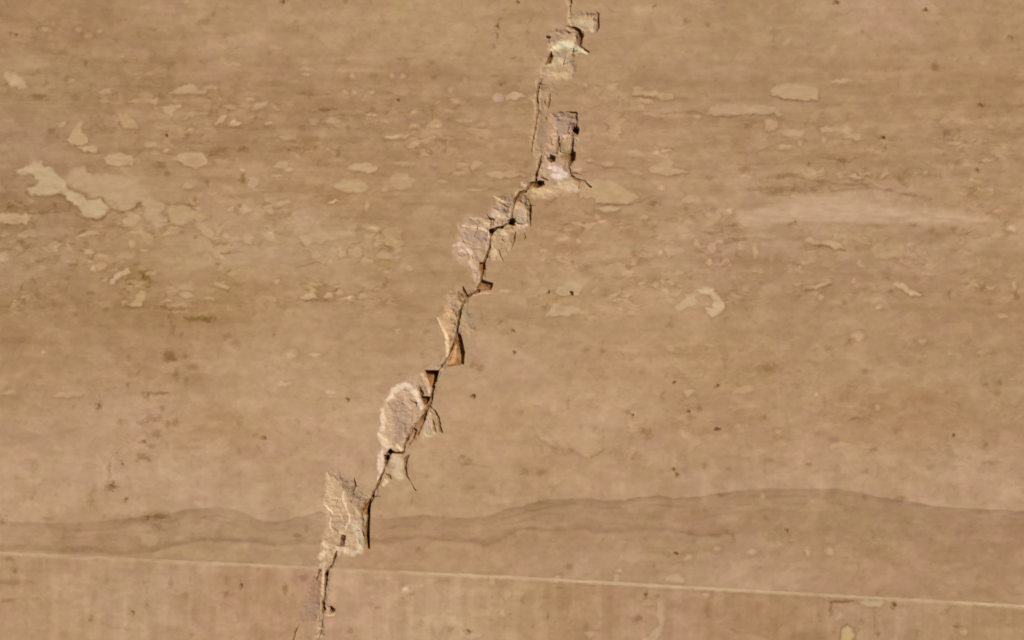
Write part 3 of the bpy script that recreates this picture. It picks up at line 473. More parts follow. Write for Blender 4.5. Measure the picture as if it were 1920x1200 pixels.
L1 = np.array([(-300,985),(0,978),(60,980),(130,981),(200,978),(260,970),(320,963),(360,955),(400,951),(440,956),(470,968),(500,981),(530,978),(560,970),(600,960),(650,968),(720,974),(770,968),(800,967),(850,972),(910,970),(950,954),(980,950),(1010,940),(1060,936),(1105,934),(1120,939),(1170,938),(1210,932),(1235,929),(1260,935),(1310,932),(1350,925),(1400,918),(1440,917),(1500,917),(1570,917),(1600,922),(1640,931),(1700,941),(1760,951),(1820,955),(1920,959),(2300,975)], float)
L2 = np.array([(-300,1026),(0,1030),(40,1028),(80,1030),(130,1034),(180,1036),(240,1037),(290,1032),(330,1020),(380,1012),(420,1014),(480,1016),(520,1020),(600,1016),(720,1018),(780,1006),(830,1012),(880,1015),(910,1022),(940,1010),(960,1000),(980,990),(1030,994),(1080,992),(1120,996),(1170,998),(1220,990),(1270,995),(1310,1005),(1360,1000),(1420,998),(2300,1020)], float)

MAIN = np.array([(1085,-600),(1072,-260),(1066,-20),(1068,0),(1068,50),(1088,60),(1087,86),(1070,100),(1028,115),(1012,150),(1007,180),(1009,205),(1003,245),(1000,270),(1012,292),(1008,320),(1003,345),(990,349),(972,362),(965,375),(960,390),(958,415),(930,428),(920,434),(917,465),(908,492),(900,540),(880,553),(868,570),(860,600),(857,625),(846,655),(840,670),(828,687),(820,695),(812,727),(806,757),(797,775),(776,800),(760,832),(752,849),(730,852),(722,870),(708,910),(697,935),(687,960),(684,985),(650,1028),(628,1035),(622,1050),(613,1070),(610,1100),(604,1150),(601,1186),(580,1240),(520,1420),(470,1800)], float)

# ------------------------------------------------------------------ the sampling grid: fine along the crack, coarse beyond the frame
T = 40.0
fine_pts = []
def densify(pts, closed):
    p = np.asarray(pts, float)[:, :2]
    if closed: p = np.vstack([p, p[:1]])
    out = []
    for a, b in zip(p[:-1], p[1:]):
        n = max(2, int(np.hypot(*(b - a)) / 8))
        for t in np.linspace(0, 1, n): out.append(a + (b - a) * t)
    return out
for s in SPALL: fine_pts += densify(s[1], True)
for s in HOLLOW: fine_pts += densify(s[1], True)
for s in CR: fine_pts += densify(s[0], False)
for s in PORE + HOLE: fine_pts.append(np.array(s[:2], float))
fine_pts = np.array(fine_pts)
fine_pts = fine_pts[(fine_pts[:, 1] > -60) & (fine_pts[:, 1] < 1260)]

def tile_levels(u0, nu, v0, nv):
    lev = np.zeros((nu, nv), int)
    for i in range(nu):
        for j in range(nv):
            uc = u0 + (i + .5) * T; yc = v0 + (j + .5) * T + J(uc)
            if -70 < uc < 1990 and -70 < yc < 1270: lev[i, j] = 1
    fu = fine_pts[:, 0]; fv = fine_pts[:, 1] - J(fine_pts[:, 0])
    for du in (-7, 0, 7):
        for dv in (-7, 0, 7):
            i = np.floor((fu + du - u0) / T).astype(int); j = np.floor((fv + dv - v0) / T).astype(int)
            ok = (i >= 0) & (i < nu) & (j >= 0) & (j < nv)
            lev[i[ok], j[ok]] = 2
    return lev

DIV = {0: 4, 1: 20, 2: 50}
def grid(u0, nu, v0, nv):
    lev = tile_levels(u0, nu, v0, nv)
    us, vs, qs = [], [], []; base = 0
    for i in range(nu):
        for j in range(nv):
            n = DIV[lev[i, j]]
            a = np.linspace(0, T, n + 1)
            uu, vv = np.meshgrid(u0 + i * T + a, v0 + j * T + a, indexing='ij')
            us.append(uu.ravel()); vs.append(vv.ravel())
            k = np.arange((n + 1) * (n + 1)).reshape(n + 1, n + 1) + base
            # counter-clockwise seen from above (v runs down the picture)
            qs.append(np.stack([k[:-1, 1:], k[1:, 1:], k[1:, :-1], k[:-1, :-1]], -1).reshape(-1, 4))
            base += (n + 1) ** 2
    u = np.concatenate(us); v = np.concatenate(vs); q = np.concatenate(qs)
    key = np.round(u * 100).astype(np.int64) * 1000003 + np.round(v * 100).astype(np.int64)
    _, first, inv = np.unique(key, return_index=True, return_inverse=True)
    return u[first], v[first], inv.ravel()[q]

NU = int(2640 / T); U0 = -360.0
up_u, up_v, up_q = grid(U0, NU, -JHW - T * 37, 37)
lo_u, lo_v, lo_q = grid(U0, NU, JHW, 12)
# the filler line between the slabs
ga = np.arange(U0, U0 + NU * T + .1, 2.5); gb = np.linspace(-JHW, JHW, 9)
gu, gv = np.meshgrid(ga, gb, indexing='ij')
k = np.arange(gu.size).reshape(gu.shape)
gr_q = np.stack([k[:-1, 1:], k[1:, 1:], k[1:, :-1], k[:-1, :-1]], -1).reshape(-1, 4)
n1, n2 = len(up_u), len(up_u) + len(lo_u)
X = np.concatenate([up_u, lo_u, gu.ravel()]); V = np.concatenate([up_v, lo_v, gv.ravel()])
Y = V + J(X)
ZONE = np.zeros(len(X), int); ZONE[n1:n2] = 1; ZONE[n2:] = 2

# ------------------------------------------------------------------ colour and height of every point
def near(x0, y0, x1, y1, m):
    return np.nonzero((X > x0 - m) & (X < x1 + m) & (Y > y0 - m) & (Y < y1 + m))[0]
def bbox(pts):
    p = np.asarray(pts, float)[:, :2]; return (*p.min(0), *p.max(0))

WX = X + 2.2 * perlin(X / 9, Y / 9, 1) + 1.0 * perlin(X / 4, Y / 4, 2)      # ragged outlines
WY = Y + 1.8 * perlin(X / 9, Y / 9, 3) + 0.9 * perlin(X / 4, Y / 4, 4)

xd = np.clip(X, -60, 1980); yd = np.clip(Y, -40, 1240)
xw = xd + 40 * fbm(X, Y, 150, 90, 2, 11); yw = yd + 22 * fbm(X, Y, 150, 70, 2, 12)
num = np.zeros((len(X), 3)); den = np.zeros(len(X))
below = (Y > J(X))
for d in DRIFT:
    w = np.exp(-((xw - d[0]) / 105) ** 2 - ((yw - d[1]) / 52) ** 2) + 1e-12
    if d[1] > J(d[0]): w = np.where(below, w, w * 1e-3)
    elif d[1] > J(d[0]) - 70: w = np.where(below, w * 1e-3, w)
    num += w[:, None] * d[2:]; den += w
C = num / den[:, None]
C = C + .2 * (C - np.array([172.5, 140.4, 101.7])) + np.array([5.2, 1.9, 4.9])
Z = np.zeros(len(X))
upper = ~below

def add(c, k):
    global C
    C += np.asarray(c)[None, :] * k[:, None]

# mottling, lamination and chroma drift
lam_amp = np.where(below, .25, np.interp(Y, [0, 90, 180, 320, 560, 620, 1000], [.6, .8, 1.3, 1.3, .8, .35, .3]))
add((8, 8, 8.5), fbm(X, Y, 280, 24, 3, 20) * lam_amp)
add((4, 4, 4), fbm(X, Y, 90, 12, 2, 24) * lam_amp)
add((6, 6.5, 7.5), fbm(X, Y, 190, 60, 2, 25) * .7)
add((6, 6, 6), fbm(X, Y, 70, 34, 3, 27) * 1.0)
add((5, 5, 5), fbm(X, Y, 20, 14, 2, 31) * 1.0)
SX0 = X + 14 * fbm(X, Y, 60, 40, 2, 128); SY0 = Y + 10 * fbm(X, Y, 60, 40, 2, 129)
pl = fbm(SX0, SY0, 56, 34, 3, 130)                         # soft cloudy patches with a browner seam at their edge
add((6, 6, 6), sstep(-.05, .3, pl) - .4)
add((4.2, 3.8, 4.2), fbm(SX0, SY0, 110, 60, 3, 137))
add((-3, -3, -3), np.exp(-((pl - .0) / .06) ** 2) * sstep(-.1, .35, fbm(X, Y, 90, 60, 2, 133)))
add((-3, -3, -3), sstep(.2, .5, fbm(WX, WY, 14, 11, 2, 135)))
add((2, 2, 2), fbm(X, Y, 6, 5, 2, 35) * .8)
ch = fbm(X, Y, 60, 45, 3, 38)
add((1.5, -1.4, 4.0), ch * .9)
add((1.0, -.5, -1.0), fbm(X, Y, 24, 16, 2, 39))
vert = fbm(X, Y, 26, 170, 3, 42)                       # the lower slab is veined the other way
add((12, 12, 12), vert * np.where(below, 1.0, .6 * sstep(820, 900, Y) * (1 - sstep(930, 970, Y))))

# spongy zones with small pale fillings and brown threads
def soft_box(x0, x1, y0, y1, f, g):
    return sstep(x0 - f, x0 + f, X) * (1 - sstep(x1 - f, x1 + f, X)) * sstep(y0 - g, y0 + g, Y) * (1 - sstep(y1 - g, y1 + g, Y))
D = np.maximum.reduce([.75 * soft_box(150, 980, 170, 330, 90, 40), 1.0 * soft_box(-40, 760, 360, 585, 70, 35), .9 * soft_box(990, 1420, 380, 590, 60, 40),
                       .65 * soft_box(1380, 2000, 215, 570, 90, 50), .55 * soft_box(1080, 1330, 150, 340, 60, 30), .35 * soft_box(-60, 520, 60, 200, 80, 40),
                       .35 * soft_box(1180, 1950, 620, 870, 100, 50), .3 * soft_box(150, 420, 640, 900, 80, 50), .35 * soft_box(960, 1300, 720, 880, 60, 40)])
D *= np.where(below, 0, 1)
D *= np.clip(.62 + 1.5 * fbm(X, Y, 110, 48, 2, 46), .12, 1.15) * .92
for x0, x1, y0, y1 in ((285, 400, 452, 528), (445, 560, 448, 560), (200, 330, 318, 372), (560, 760, 380, 430), (770, 850, 330, 560)):
    D *= 1 - .75 * soft_box(x0, x1, y0, y1, 22, 14)
SX = X + 9 * fbm(X, Y, 40, 30, 2, 48); SY = Y + 7 * fbm(X, Y, 40, 30, 2, 49)
n1_ = fbm(SX, SY, 46, 19, 3, 50, .42)
pale = sstep(.26, .36, n1_) * D
add((15, 15, 12), pale)
rim = np.exp(-((n1_ - .20) / .05) ** 2) * D
add((-11, -11.5, -12), rim)
n2_ = fbm(SX, SY, 34, 18, 2, 54)
thread = np.exp(-(n2_ / .045) ** 2) * sstep(-.05, .3, fbm(X, Y, 50, 24, 2, 57)) * D
add((-19, -19, -19), thread)
n3_ = fbm(SX, SY, 24, 13, 2, 60, .4)
add((14, 14, 12), sstep(.38, .52, n3_) * D)
add((-18, -18, -18), sstep(.38, .54, fbm(SX, SY, 22, 12, 2, 64, .4)) * D)
add((-7, -8, -10), sstep(.0, .4, fbm(SX, SY, 80, 36, 3, 66)) * D)
# sparse brown freckles everywhere
fr = fbm(SX, SY, 19, 15, 2, 70, .4) * .75 + .25 * fbm(X, Y, 80, 60, 2, 72)
add((-14, -14, -14), sstep(.40, .55, fr) * np.where(below, .7, .55))
add((8, 8, 7), sstep(.42, .58, -fr) * .6)

# the wavy brown beds of the lower edge of the upper slab
l1 = np.interp(X, L1[:, 0], L1[:, 1]) + 2.2 * fbm(X, Y * 0, 30, 30, 2, 80)
l2 = np.interp(X, L2[:, 0], L2[:, 1]) + 2.2 * fbm(X, Y * 0, 26, 30, 2, 83)
a1 = np.interp(X, [0, 80, 180, 300, 420, 520, 620, 720, 800, 950, 1100, 1250, 1400, 1540, 1700, 1920], [.8, .6, .5, .9, .7, .7, .8, .4, .9, .9, 1.1, .9, .7, .7, 1.1, 1.0])
a2 = np.interp(X, [0, 60, 120, 200, 300, 400, 520, 600, 720, 900, 1000, 1250, 1330, 1450, 1920], [.3, .5, .8, .7, .8, .9, .8, .6, .5, .7, .6, .7, .8, .1, 0])
d1 = Y - l1; d2 = Y - l2
on = np.where(below, 0.0, 1.0)
wv = .75 + .5 * fbm(X, Y, 60, 10, 2, 86)
add((-24, -23, -20), np.where(d1 > 0, np.exp(-np.abs(d1) / 7), np.exp(-(d1 / 1.6) ** 2)) * a1 * on * wv)
add((-7, -7, -6), sstep(-2, 6, d1) * np.exp(-np.clip(d1, 0, None) / 50) * on)
add((4, 4, 5), np.exp(-np.clip(-d1, 0, None) / 16) * (d1 < 0) * on)
add((-24, -23, -20), np.exp(-(d2 / np.where(d2 > 0, 3.2, 7)) ** 2) * a2 * on * wv)
add((6, 6, 6), np.exp(-((d2 - 9) / 5) ** 2) * a2 * on * .6)

for off, st_, sd_n in ((14, 9, 140), (27, 8, 143), (41, 6, 146)):       # thinner beds stacked under the first
    dd = d1 - off - 6 * fbm(X, Y * 0, 70, 30, 2, sd_n)
    add((-1, -1, -.9), np.exp(-(dd / 2.6) ** 2) * st_ * on * np.clip(.5 + 1.2 * fbm(X, Y * 0, 120, 30, 2, sd_n + 1), 0, 1.3))
# stains, specks, pale fillings
SN = fbm(X, Y, 9, 7, 3, 67); SN2 = fbm(X, Y, 4, 4, 2, 68)
for x, y, rx, ry, s, h in STAIN:
    if s < 3: continue
    i = near(x - rx * 2, y - ry * 2, x + rx * 2, y + ry * 2, 4)
    r = np.sqrt(((WX[i] - x) / rx) ** 2 + ((WY[i] - y) / ry) ** 2)
    r = r + .75 * SN[i] + .35 * SN2[i]
    m = (1 - sstep(.25, 1.6, r)) * s * (1.0 if h != 2 else .75)
    C[i] -= m[:, None] * np.array(HUE[int(h)])
for x, y, rx, ry in SPECK:
    i = near(x - rx * 2, y - ry * 2, x + rx * 2, y + ry * 2, 4)
    r = np.sqrt(((WX[i] - x) / rx) ** 2 + ((WY[i] - y) / ry) ** 2)
    r = r + .6 * SN[i]
    C[i] += ((1 - sstep(.4, 1.35, r)) * 18)[:, None] * np.array([1, 1, .9])
    C[i] -= (np.exp(-((r - 1.75) / .35) ** 2) * 5)[:, None]
for pts, st_ in VEIN:
    i = near(*bbox(pts), 9)
    d, ww = line_dist(WX[i], WY[i], pts)
    C[i] -= ((1 - sstep(ww * .3, ww * 1.7, d)) * st_ * (.8 + .7 * SN[i]))[:, None]
PART = np.full(len(X), -1)                    # which part each point belongs to
inc_n = fbm(X, Y, 26, 11, 4, 90); INB = fbm(X, Y, 30, 14, 3, 93); INS = fbm(X, Y, 90, 11, 3, 96)
IX = WX + 3.6 * perlin(X / 14, Y / 11, 91); IY = WY + 3.0 * perlin(X / 12, Y / 12, 92)
for n, (pts, c, al, soft, rimw) in enumerate(INC):
    i = near(*bbox(pts), 14)
    s = poly_sdf(IX[i], IY[i], pts)
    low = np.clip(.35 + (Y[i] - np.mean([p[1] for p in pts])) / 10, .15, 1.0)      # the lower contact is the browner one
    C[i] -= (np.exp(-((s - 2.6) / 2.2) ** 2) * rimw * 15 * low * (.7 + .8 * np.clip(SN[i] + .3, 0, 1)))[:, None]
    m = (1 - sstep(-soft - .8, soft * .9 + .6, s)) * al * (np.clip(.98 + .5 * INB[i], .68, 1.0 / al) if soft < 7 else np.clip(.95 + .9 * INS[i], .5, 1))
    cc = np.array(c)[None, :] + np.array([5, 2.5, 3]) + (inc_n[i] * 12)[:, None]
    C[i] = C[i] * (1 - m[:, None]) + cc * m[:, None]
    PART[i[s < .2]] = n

# filler line: pale, fading here and there
g = ZONE == 2
fade = np.interp(X, [-400, 0, 60, 130, 220, 330, 400, 480, 540, 620, 740, 800, 1000, 1180, 1300, 1600, 1700, 1800, 2400], [.6, .7, .7, .35, .4, .4, .6, .8, .5, .4, .5, .8, .85, .8, .85, .6, .5, .9, .9])
fade = np.clip(fade + .35 * fbm(X, Y, 40, 40, 2, 95), .1, 1)
dj = np.abs(V) + 1.0 * perlin(X / 11, V / 5, 97)
m = (1 - sstep(JHW * .35, JHW * 1.3, dj)) * fade
C = C * (1 - m[:, None]) + np.array([200, 172, 135])[None, :] * m[:, None]
under = np.exp(-((V - JHW - 3.0) / 2.6) ** 2) * np.interp(X, [0, 360, 500, 760, 900, 1920], [.2, .5, .2, .3, 1, 1])
add((-6, -6, -5), under * fade)
Z -= np.exp(-(np.clip(np.abs(V) - JHW, 0, None) / 1.6) ** 2) * .2 * (ZONE != 2)
Z[g] -= .3 + .25 * fbm(X[g], Y[g], 14, 5, 2, 98)

# gentle waviness of the polished face
Z += .5 * fbm(X, Y, 120, 60, 2, 100) * .5

# ---- broken places
cells = rng.uniform([540, -60], [1130, 1260], (2600, 2))
cs = rng.normal(0, .20, (2600, 2)); co = rng.normal(0, 1, 2600)
def facets(ix, stretch=1.0):
    """planes of broken stone: nearest of scattered seeds, each with its own tilt"""
    f = np.zeros(len(ix)); x = WX[ix]; y = WY[ix]
    b = bbox(np.stack([x, y], 1))
    sel = np.nonzero((cells[:, 0] > b[0] - 25) & (cells[:, 0] < b[2] + 25) & (cells[:, 1] > b[1] - 25) & (cells[:, 1] < b[3] + 25))[0]
    best = np.full(len(ix), 1e9)
    for c in sel:
        dx = x - cells[c, 0]; dy = (y - cells[c, 1])
        d = dx * dx + dy * dy
        m = d < best
        best[m] = d[m]; f[m] = co[c] + dx[m] * cs[c, 0] + dy[m] * cs[c, 1]
    return f
spall_part0 = 1000; hollow_part0 = 2000
rough = fbm(X, Y, 7, 6, 3, 110)
rough2 = fbm(X, Y, 3, 3, 2, 113)
chips = 2.4 * (np.abs(fbm(WX, WY, 26, 20, 2, 114)) - .25) + 1.0 * fbm(X, Y, 34, 26, 2, 115)
LW = 6 * fbm(X, Y, 17, 15, 2, 150); LV = 6 * fbm(X, Y, 17, 15, 2, 153)
near_main = near(540, -300, 1130, 1500, 0)
DM = np.full(len(X), 1e3); DM[near_main] = line_dist(X[near_main], Y[near_main], np.column_stack([MAIN, np.ones(len(MAIN))]))[0]
streak = np.exp(-(fbm(X + .6 * Y, Y * .8, 16, 11, 2, 156) / .06) ** 2)
# crushed selvage that follows the crack between the larger losses
bw = 7 + 9 * fbm(X, Y, 36, 30, 2, 159)
sel = (1 - sstep(.35, 1.15, (DM + 2 * SN) / np.maximum(bw, 2.5)))
selc = np.array([186, 157, 124])[None, :] + (16 * fbm(X, Y, 12, 10, 2, 162))[:, None]
C = C * (1 - .8 * sel[:, None]) + selc * .8 * sel[:, None]
Z -= sel * (1.6 + 1.6 * fbm(X, Y, 14, 12, 2, 165))
for n, (side, pts, c, dep, gx, gy, ew, rg) in enumerate(SPALL):
    i = near(*bbox(pts), 10)
    s = poly_sdf(WX[i] + LW[i] + 2 * rough[i], WY[i] + LV[i] + 2 * rough[i], pts)
    cx, cy = np.mean(np.asarray(pts), 0)
    fl = .55 * dep + gx * .8 * (X[i] - cx) + gy * (Y[i] - cy) + rg * (.30 * chips[i] + .10 * facets(i) + .09 * rough[i] + .03 * rough2[i])
    fl = fl + 2.6 * np.exp(-(DM[i] / 9) ** 2)
    zi = -np.clip(fl, .3, None) * sstep(-1, ew * 2.6, -s)
    Z[i] = np.where(s < 0, np.minimum(Z[i], zi), Z[i])
    m = (1 - sstep(-11.0, 4.0, s + 4 * SN[i])) * np.clip(.86 + .4 * SN[i], .5, 1)
    cc = (.78 * np.array(c) + .22 * np.array([184, 152, 116]))[None, :] + np.array([11, 5, -1]) + (rough[i] * 9 - 10 * streak[i] * sstep(-2, -8, s) + fbm(X[i], Y[i], 22, 18, 2, 117) * 9)[:, None] * np.array([1, 1, 1.0])
    C[i] = C[i] * (1 - m[:, None]) + cc * m[:, None]
    PART[i[s < 0]] = spall_part0 + n
for lst in (GREY, EDGE, RUST_SHADE):
    for pts, c, al in lst:
        w = max(p[2] for p in pts)
        i = near(*bbox(pts), w + 6)
        d, ww = line_dist(WX[i] + 1.6 * rough[i], WY[i] + 1.6 * rough[i], pts)
        m = (1 - sstep(ww * .35, ww * 1.45, d)) * (min(1.0, al * 1.2) if lst is EDGE else al)
        C[i] = C[i] * (1 - m[:, None]) + (np.array(c)[None, :] + (np.array([9, 6, 7]) if lst is EDGE else 0) + (rough[i] * 9)[:, None]) * m[:, None]
        if lst is EDGE: Z[i] += m * np.minimum(ww, 3.0) * .25
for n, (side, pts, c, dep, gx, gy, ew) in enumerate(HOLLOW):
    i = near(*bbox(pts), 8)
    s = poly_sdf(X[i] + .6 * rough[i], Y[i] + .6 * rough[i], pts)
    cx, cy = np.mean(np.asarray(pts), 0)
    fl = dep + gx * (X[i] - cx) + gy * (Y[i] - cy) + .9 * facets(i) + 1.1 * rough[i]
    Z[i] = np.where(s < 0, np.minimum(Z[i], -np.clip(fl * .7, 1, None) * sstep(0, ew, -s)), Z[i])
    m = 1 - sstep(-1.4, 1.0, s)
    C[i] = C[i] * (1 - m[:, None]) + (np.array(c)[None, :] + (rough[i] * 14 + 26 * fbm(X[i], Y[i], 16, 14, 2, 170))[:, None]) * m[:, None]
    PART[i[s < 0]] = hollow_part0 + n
for pts, c, al in (([(843,681,3.5),(850,676,5),(852,660,4),(855,648,2)], (204,162,116), .85), ([(812,708,3),(810,722,3.5)], (172,118,58), .7), ([(900,541,3),(915,541,3)], (168,116,72), .6), ([(690,950,3),(684,958,3)], (178,122,72), .7)):  # lit lower and left floors of the hollows, painted lighter
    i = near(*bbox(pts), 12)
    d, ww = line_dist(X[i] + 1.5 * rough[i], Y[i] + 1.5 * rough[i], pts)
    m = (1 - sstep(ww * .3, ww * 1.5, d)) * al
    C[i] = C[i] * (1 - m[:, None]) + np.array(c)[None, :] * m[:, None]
DIRT = np.array([118, 82, 46])
for pts, dep, dk in CR:
    w = max(p[2] for p in pts)
    i = near(*bbox(pts), w + 8)
    jx = X[i] + 1.1 * perlin(X[i] / 6, Y[i] / 6, 120); jy = Y[i] + 1.1 * perlin(X[i] / 6, Y[i] / 6, 121)
    d, ww = line_dist(jx, jy, pts)
    vary = np.clip(.9 + .9 * fbm(X[i], Y[i], 26, 26, 2, 180), .35, 1.15); ww = ww * np.clip(1 + .5 * fbm(X[i], Y[i], 18, 18, 2, 183), .6, 1.5)
    g_ = (1 - sstep(ww * .35, ww * 1.15, d)) * vary
    Z[i] -= np.minimum(dep * .6, ww * 1.7) * g_
    st = (1 - sstep(ww * .6, ww * 1.6, d)) * dk * vary
    C[i] = C[i] * (1 - st[:, None]) + DIRT[None, :] * st[:, None]
for x, y, r, dep in HOLE + PORE:
    i = near(x - r, y - r, x + r, y + r, 8)
    d = np.hypot(WX[i] - x, WY[i] - y) / r
    d = d + .3 * SN2[i]
    Z[i] -= (dep * .28 if dep < 8 else dep * .8) * (1 - sstep(.3, 1.2, d))
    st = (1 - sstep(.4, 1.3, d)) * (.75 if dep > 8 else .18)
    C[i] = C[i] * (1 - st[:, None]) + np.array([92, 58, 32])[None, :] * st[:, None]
Z = np.clip(Z, -34, 1.6)

TONE = np.ones((len(X), 4), np.float32)
TONE[:, :3] = np.clip(s2l(C) * GAIN, .004, .95)
WXYZ = np.stack([(X - 960) * U, (600 - Y) * U, Z * U], 1).astype(np.float32)

# ------------------------------------------------------------------ materials
def stone(name, rough_v, grain, bump, spec=.35, tone=True, colour=None):
    m = bpy.data.materials.new(name); m.use_nodes = True
    N = m.node_tree.nodes; L = m.node_tree.links; b = N['Principled BSDF']
    pos = N.new('ShaderNodeNewGeometry')
    n_f = N.new('ShaderNodeTexNoise'); n_f.inputs['Scale'].default_value = 1500; n_f.inputs['Detail'].default_value = 3
    n_m = N.new('ShaderNodeTexNoise'); n_m.inputs['Scale'].default_value = 420; n_m.inputs['Detail'].default_value = 4
    for t in (n_f, n_m): L.new(pos.outputs['Position'], t.inputs['Vector'])
    mix = N.new('ShaderNodeMath'); mix.operation = 'ADD'
    L.new(n_f.outputs['Fac'], mix.inputs[0]); L.new(n_m.outputs['Fac'], mix.inputs[1])
    mr = N.new('ShaderNodeMapRange'); mr.inputs[1].default_value = .6; mr.inputs[2].default_value = 1.4
    mr.inputs[3].default_value = 1 - grain; mr.inputs[4].default_value = 1 + grain
    L.new(mix.outputs[0], mr.inputs[0])
    mul = N.new('ShaderNodeVectorMath'); mul.operation = 'SCALE'
    at = N.new('ShaderNodeAttribute'); at.attribute_name = 'tone'
    L.new(at.outputs['Color'], mul.inputs[0]); L.new(mr.outputs[0], mul.inputs['Scale'])
    L.new(mul.outputs[0], b.inputs['Base Color'])
    rr = N.new('ShaderNodeMapRange'); rr.inputs[3].default_value = rough_v - .08; rr.inputs[4].default_value = rough_v + .1
    L.new(n_m.outputs['Fac'], rr.inputs[0]); L.new(rr.outputs[0], b.inputs['Roughness'])
    b.inputs['Specular IOR Level'].default_value = spec
    bp = N.new('ShaderNodeBump'); bp.inputs['Strength'].default_value = 1.0; bp.inputs['Distance'].default_value = bump
    L.new(mix.outputs[0], bp.inputs['Height']); L.new(bp.outputs[0], b.inputs['Normal'])
    return m
M_STONE = stone('honed_travertine', .68, .025, .000010, .16)
M_FILL = stone('pale_pore_filling', .62, .025, .000010, .18)
M_BREAK = stone('broken_travertine', .85, .06, .00003, .2)
M_RUST = stone('rust_stained_stone', .85, .10, .00003, .2)
M_GROUT = stone('joint_filler', .75, .06, .00002, .25)

def flat_mat(name, c):
    m = bpy.data.materials.new(name); m.use_nodes = True
    N = m.node_tree.nodes; L = m.node_tree.links; b = N['Principled BSDF']
    t = N.new('ShaderNodeTexNoise'); t.inputs['Scale'].default_value = 300
    r = N.new('ShaderNodeMapRange'); r.inputs[3].default_value = .8; r.inputs[4].default_value = 1.2
    v = N.new('ShaderNodeVectorMath'); v.operation = 'SCALE'; v.inputs[0].default_value = c
    L.new(t.outputs['Fac'], r.inputs[0]); L.new(r.outputs[0], v.inputs['Scale']); L.new(v.outputs[0], b.inputs['Base Color'])
    b.inputs['Roughness'].default_value = .9
    return m
M_BED = flat_mat('grey_mortar', (.22, .19, .15))

# ------------------------------------------------------------------ objects out of the sampled stone
def mesh_from(name, q, depth, mat, parent=None, wall_color=(.30, .21, .12)):
    """the faces q as one solid piece: its face plus walls going down `depth`"""
    ids, inv = np.unique(q, return_inverse=True); f = inv.reshape(-1, 4)
    co_ = WXYZ[ids]; tn = TONE[ids]
    e = np.concatenate([f[:, [a, (a + 1) % 4]] for a in range(4)])
    key = np.minimum(e[:, 0], e[:, 1]).astype(np.int64) * (len(ids) + 1) + np.maximum(e[:, 0], e[:, 1])
    _, fi, cnt = np.unique(key, return_index=True, return_counts=True)
    be = e[fi[cnt == 1]]
    bv, binv = np.unique(be, return_inverse=True); binv = binv.reshape(-1, 2)
    n0 = len(ids); nb = len(bv)
    top = co_[bv]; bot = top.copy(); bot[:, 2] = -depth
    bot[:, 2] = np.minimum(bot[:, 2], top[:, 2] - .0004)
    co_ = np.concatenate([co_, top, bot]); wc = np.ones((2 * nb, 4), np.float32); wc[:, :3] = wall_color
    tn = np.concatenate([tn, wc])
    a, b = binv[:, 0] + n0, binv[:, 1] + n0
    w = np.stack([b, a, a + nb, b + nb], 1)
    F = np.concatenate([f, w]).astype(np.int32)
    me = bpy.data.meshes.new(name)
    me.vertices.add(len(co_)); me.vertices.foreach_set('co', co_.ravel())
    me.loops.add(F.size); me.loops.foreach_set('vertex_index', F.ravel())
    me.polygons.add(len(F)); me.polygons.foreach_set('loop_start', np.arange(0, F.size, 4, dtype=np.int32))
    me.update(calc_edges=True)
    me.polygons.foreach_set('use_smooth', np.ones(len(F), bool))
    at = me.attributes.new('tone', 'FLOAT_COLOR', 'POINT'); at.data.foreach_set('color', tn.astype(np.float32).ravel())
    me.materials.append(mat); me.update()
    o = bpy.data.objects.new(name, me); col.objects.link(o)
    if parent: o.parent = parent
    return o

def side_of(x, y): return np.where(x < np.interp(y, MAIN[:, 1], MAIN[:, 0]), 0, 1)
Q = [up_q, lo_q + n1]
LAB = [["broad tan travertine slab left of the crack and above the pale joint", "broad tan travertine slab right of the crack and above the pale joint"],
       ["plain travertine slab strip left of the crack and below the pale joint", "vertically veined travertine slab strip right of the crack and below the pale joint"]]
slabs = {}
for z in (0, 1):
    q = Q[z]
    fx = X[q].mean(1); fy = Y[q].mean(1)
    sd_ = side_of(fx, fy)
    pq = PART[q]; part = np.where((pq >= 0).sum(1) >= 2, pq.max(1), -1)
    # a whole part belongs to one piece of slab
    own = np.full(3000, -1)
    for n, s in enumerate(INC): own[n] = side_of(*np.mean(np.asarray(s[0], float), 0))
    for n, s in enumerate(SPALL): own[1000 + n] = 0 if s[0] == 'L' else 1
    for n, s in enumerate(HOLLOW): own[2000 + n] = 0 if s[0] == 'L' else 1
    for sd in (0, 1):
        root = mesh_from('travertine_stone', q[(part < 0) & (sd_ == sd)], .02, M_STONE)
        root['label'] = LAB[z][sd]; root['category'] = 'stone slab'; root['group'] = 'travertine slabs'
        slabs[z, sd] = root
    for p in np.unique(part[part >= 0]):
        qq = q[part == p]
        root = slabs[z, int(own[p])]
        if p < 1000: mesh_from('filled_pore', qq, .0012, M_FILL, root)
        elif p < 2000:
            o = mesh_from('spall_scar', qq, .008, M_BREAK, root); o['label'] = 'pale chalky broken patch along the crack'
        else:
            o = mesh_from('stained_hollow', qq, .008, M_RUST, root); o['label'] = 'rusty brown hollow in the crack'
gj = mesh_from('joint_filler', gr_q + n2, .02, M_GROUT)
gj['label'] = 'thin pale straight filler line between the upper and lower slabs'; gj['category'] = 'joint filler'

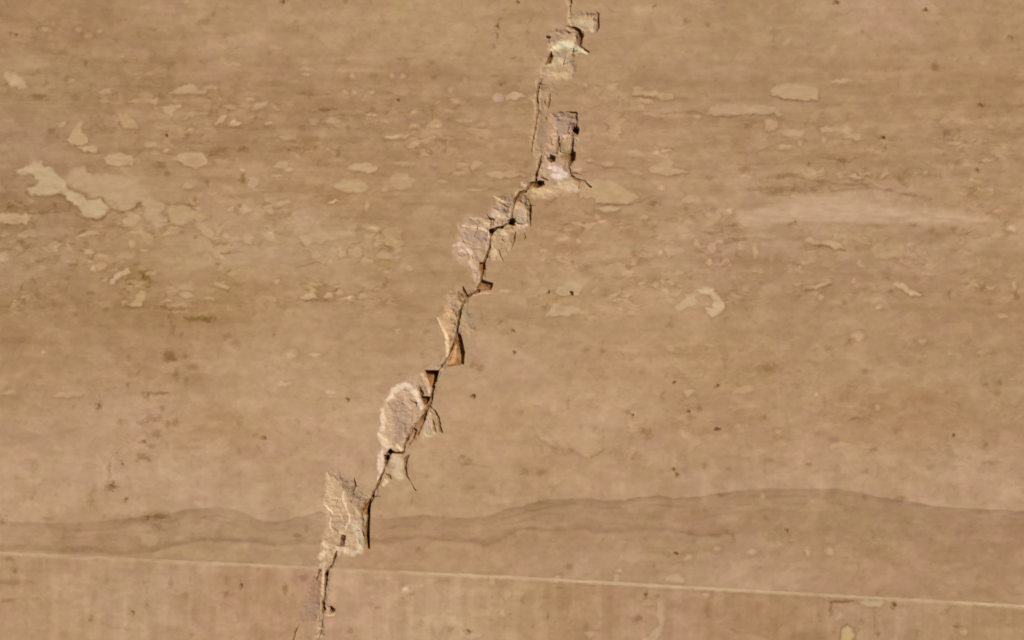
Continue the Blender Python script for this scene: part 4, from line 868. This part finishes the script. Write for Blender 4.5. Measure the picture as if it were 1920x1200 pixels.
# ------------------------------------------------------------------ loose chips wedged in the crack
def chip(pts, z0, h, tilt, c, label, seed):
    r = np.random.default_rng(seed)
    p = np.asarray(pts, float); cx, cy = p.mean(0); n0 = len(p)
    # round the outline by one corner cut
    q = []
    for i in range(n0):
        a, b = p[i], p[(i + 1) % n0]
        q += [a * .8 + b * .2, a * .2 + b * .8]
    p = np.array(q) + r.normal(0, .35, (2 * n0, 2)); n = len(p)
    rings = []
    for f, dz in ((1.0, -9), (1.0, 0.0), (.86, h * .75), (.5, h), (.2, h * 1.02)):
        x = cx + (p[:, 0] - cx) * f; y = cy + (p[:, 1] - cy) * f
        zz = z0 + dz + (tilt[0] * (x - cx) + tilt[1] * (y - cy)) * (1 if dz > -1 else 0) + (r.normal(0, .35, n) if dz > 0 else 0)
        rings.append(np.stack([(x - 960) * U, (600 - y) * U, zz * U], 1))
    v = np.concatenate(rings + [np.array([[(cx - 960) * U, (600 - cy) * U, (z0 + h) * U]]), np.array([[(cx - 960) * U, (600 - cy) * U, (z0 - 9) * U]])])
    fs = []
    for k in range(len(rings) - 1):
        for i in range(n):
            j = (i + 1) % n
            fs.append((k * n + i, k * n + j, (k + 1) * n + j, (k + 1) * n + i))
    t = len(rings) * n
    for i in range(n):
        j = (i + 1) % n
        fs.append(((len(rings) - 1) * n + i, (len(rings) - 1) * n + j, t)); fs.append((j, i, t + 1))
    me = bpy.data.meshes.new('stone_chip'); me.from_pydata(v.tolist(), [], fs)
    area = sum(p[i, 0] * p[(i + 1) % n, 1] - p[(i + 1) % n, 0] * p[i, 1] for i in range(n))
    if area > 0: me.flip_normals()
    at = me.attributes.new('tone', 'FLOAT_COLOR', 'POINT')
    tc = np.ones((len(v), 4), np.float32)
    tc[:, :3] = s2l(np.array(c)[None, :] + r.normal(0, 5, (len(v), 1))) * GAIN
    at.data.foreach_set('color', tc.ravel())
    me.materials.append(M_BREAK); me.update()
    o = bpy.data.objects.new('stone_chip', me); col.objects.link(o)
    o['label'] = label; o['category'] = 'stone chip'; o['group'] = 'loose chips in the crack'
    return o
chip([(919,464),(929,465),(934,476),(938,489),(927,492),(915,488)], -4, 3, (.08, -.05), (216,190,150), 'creamy white wedge chip just below the black hole in the crack', 1)
chip([(729,864),(742,853),(757,853),(760,872),(757,892),(742,900),(731,890)], -3.4, 3, (-.03, -.04), (212,178,146), 'pale square chip between the forked lower cracks', 2)
chip([(797,790),(806,776),(811,792),(812,812),(803,818),(795,810)], -2.6, 2, (.05, -.03), (198,168,138), 'small greyish chip right of the crack under its curved side branch', 3)
chip([(1050,262),(1069,262),(1070,282),(1062,288),(1050,286)], -4.6, 3, (.04, -.04), (180,150,108), 'tan block wedged in the upper crack between two dark upright slits', 4)
chip([(966,392),(984,390),(989,408),(986,420),(968,420),(964,404)], -4, 3, (.04, -.04), (196,168,138), 'rounded tan chip right beside the black hole in the crack', 5)

# mortar the slabs are bedded on
v = [((U0 - 960) * U, -.30, -.0202), ((U0 + NU * T - 960) * U, -.30, -.0202), ((U0 + NU * T - 960) * U, .34, -.0202), ((U0 - 960) * U, .34, -.0202)]
v = v + [(a, b, -.04) for a, b, _ in v]
me = bpy.data.meshes.new('mortar_bed')
me.from_pydata(v, [], [(0, 1, 2, 3), (7, 6, 5, 4), (0, 4, 5, 1), (1, 5, 6, 2), (2, 6, 7, 3), (3, 7, 4, 0)])
me.materials.append(M_BED)
o = bpy.data.objects.new('mortar_bed', me); col.objects.link(o); o['kind'] = 'structure'
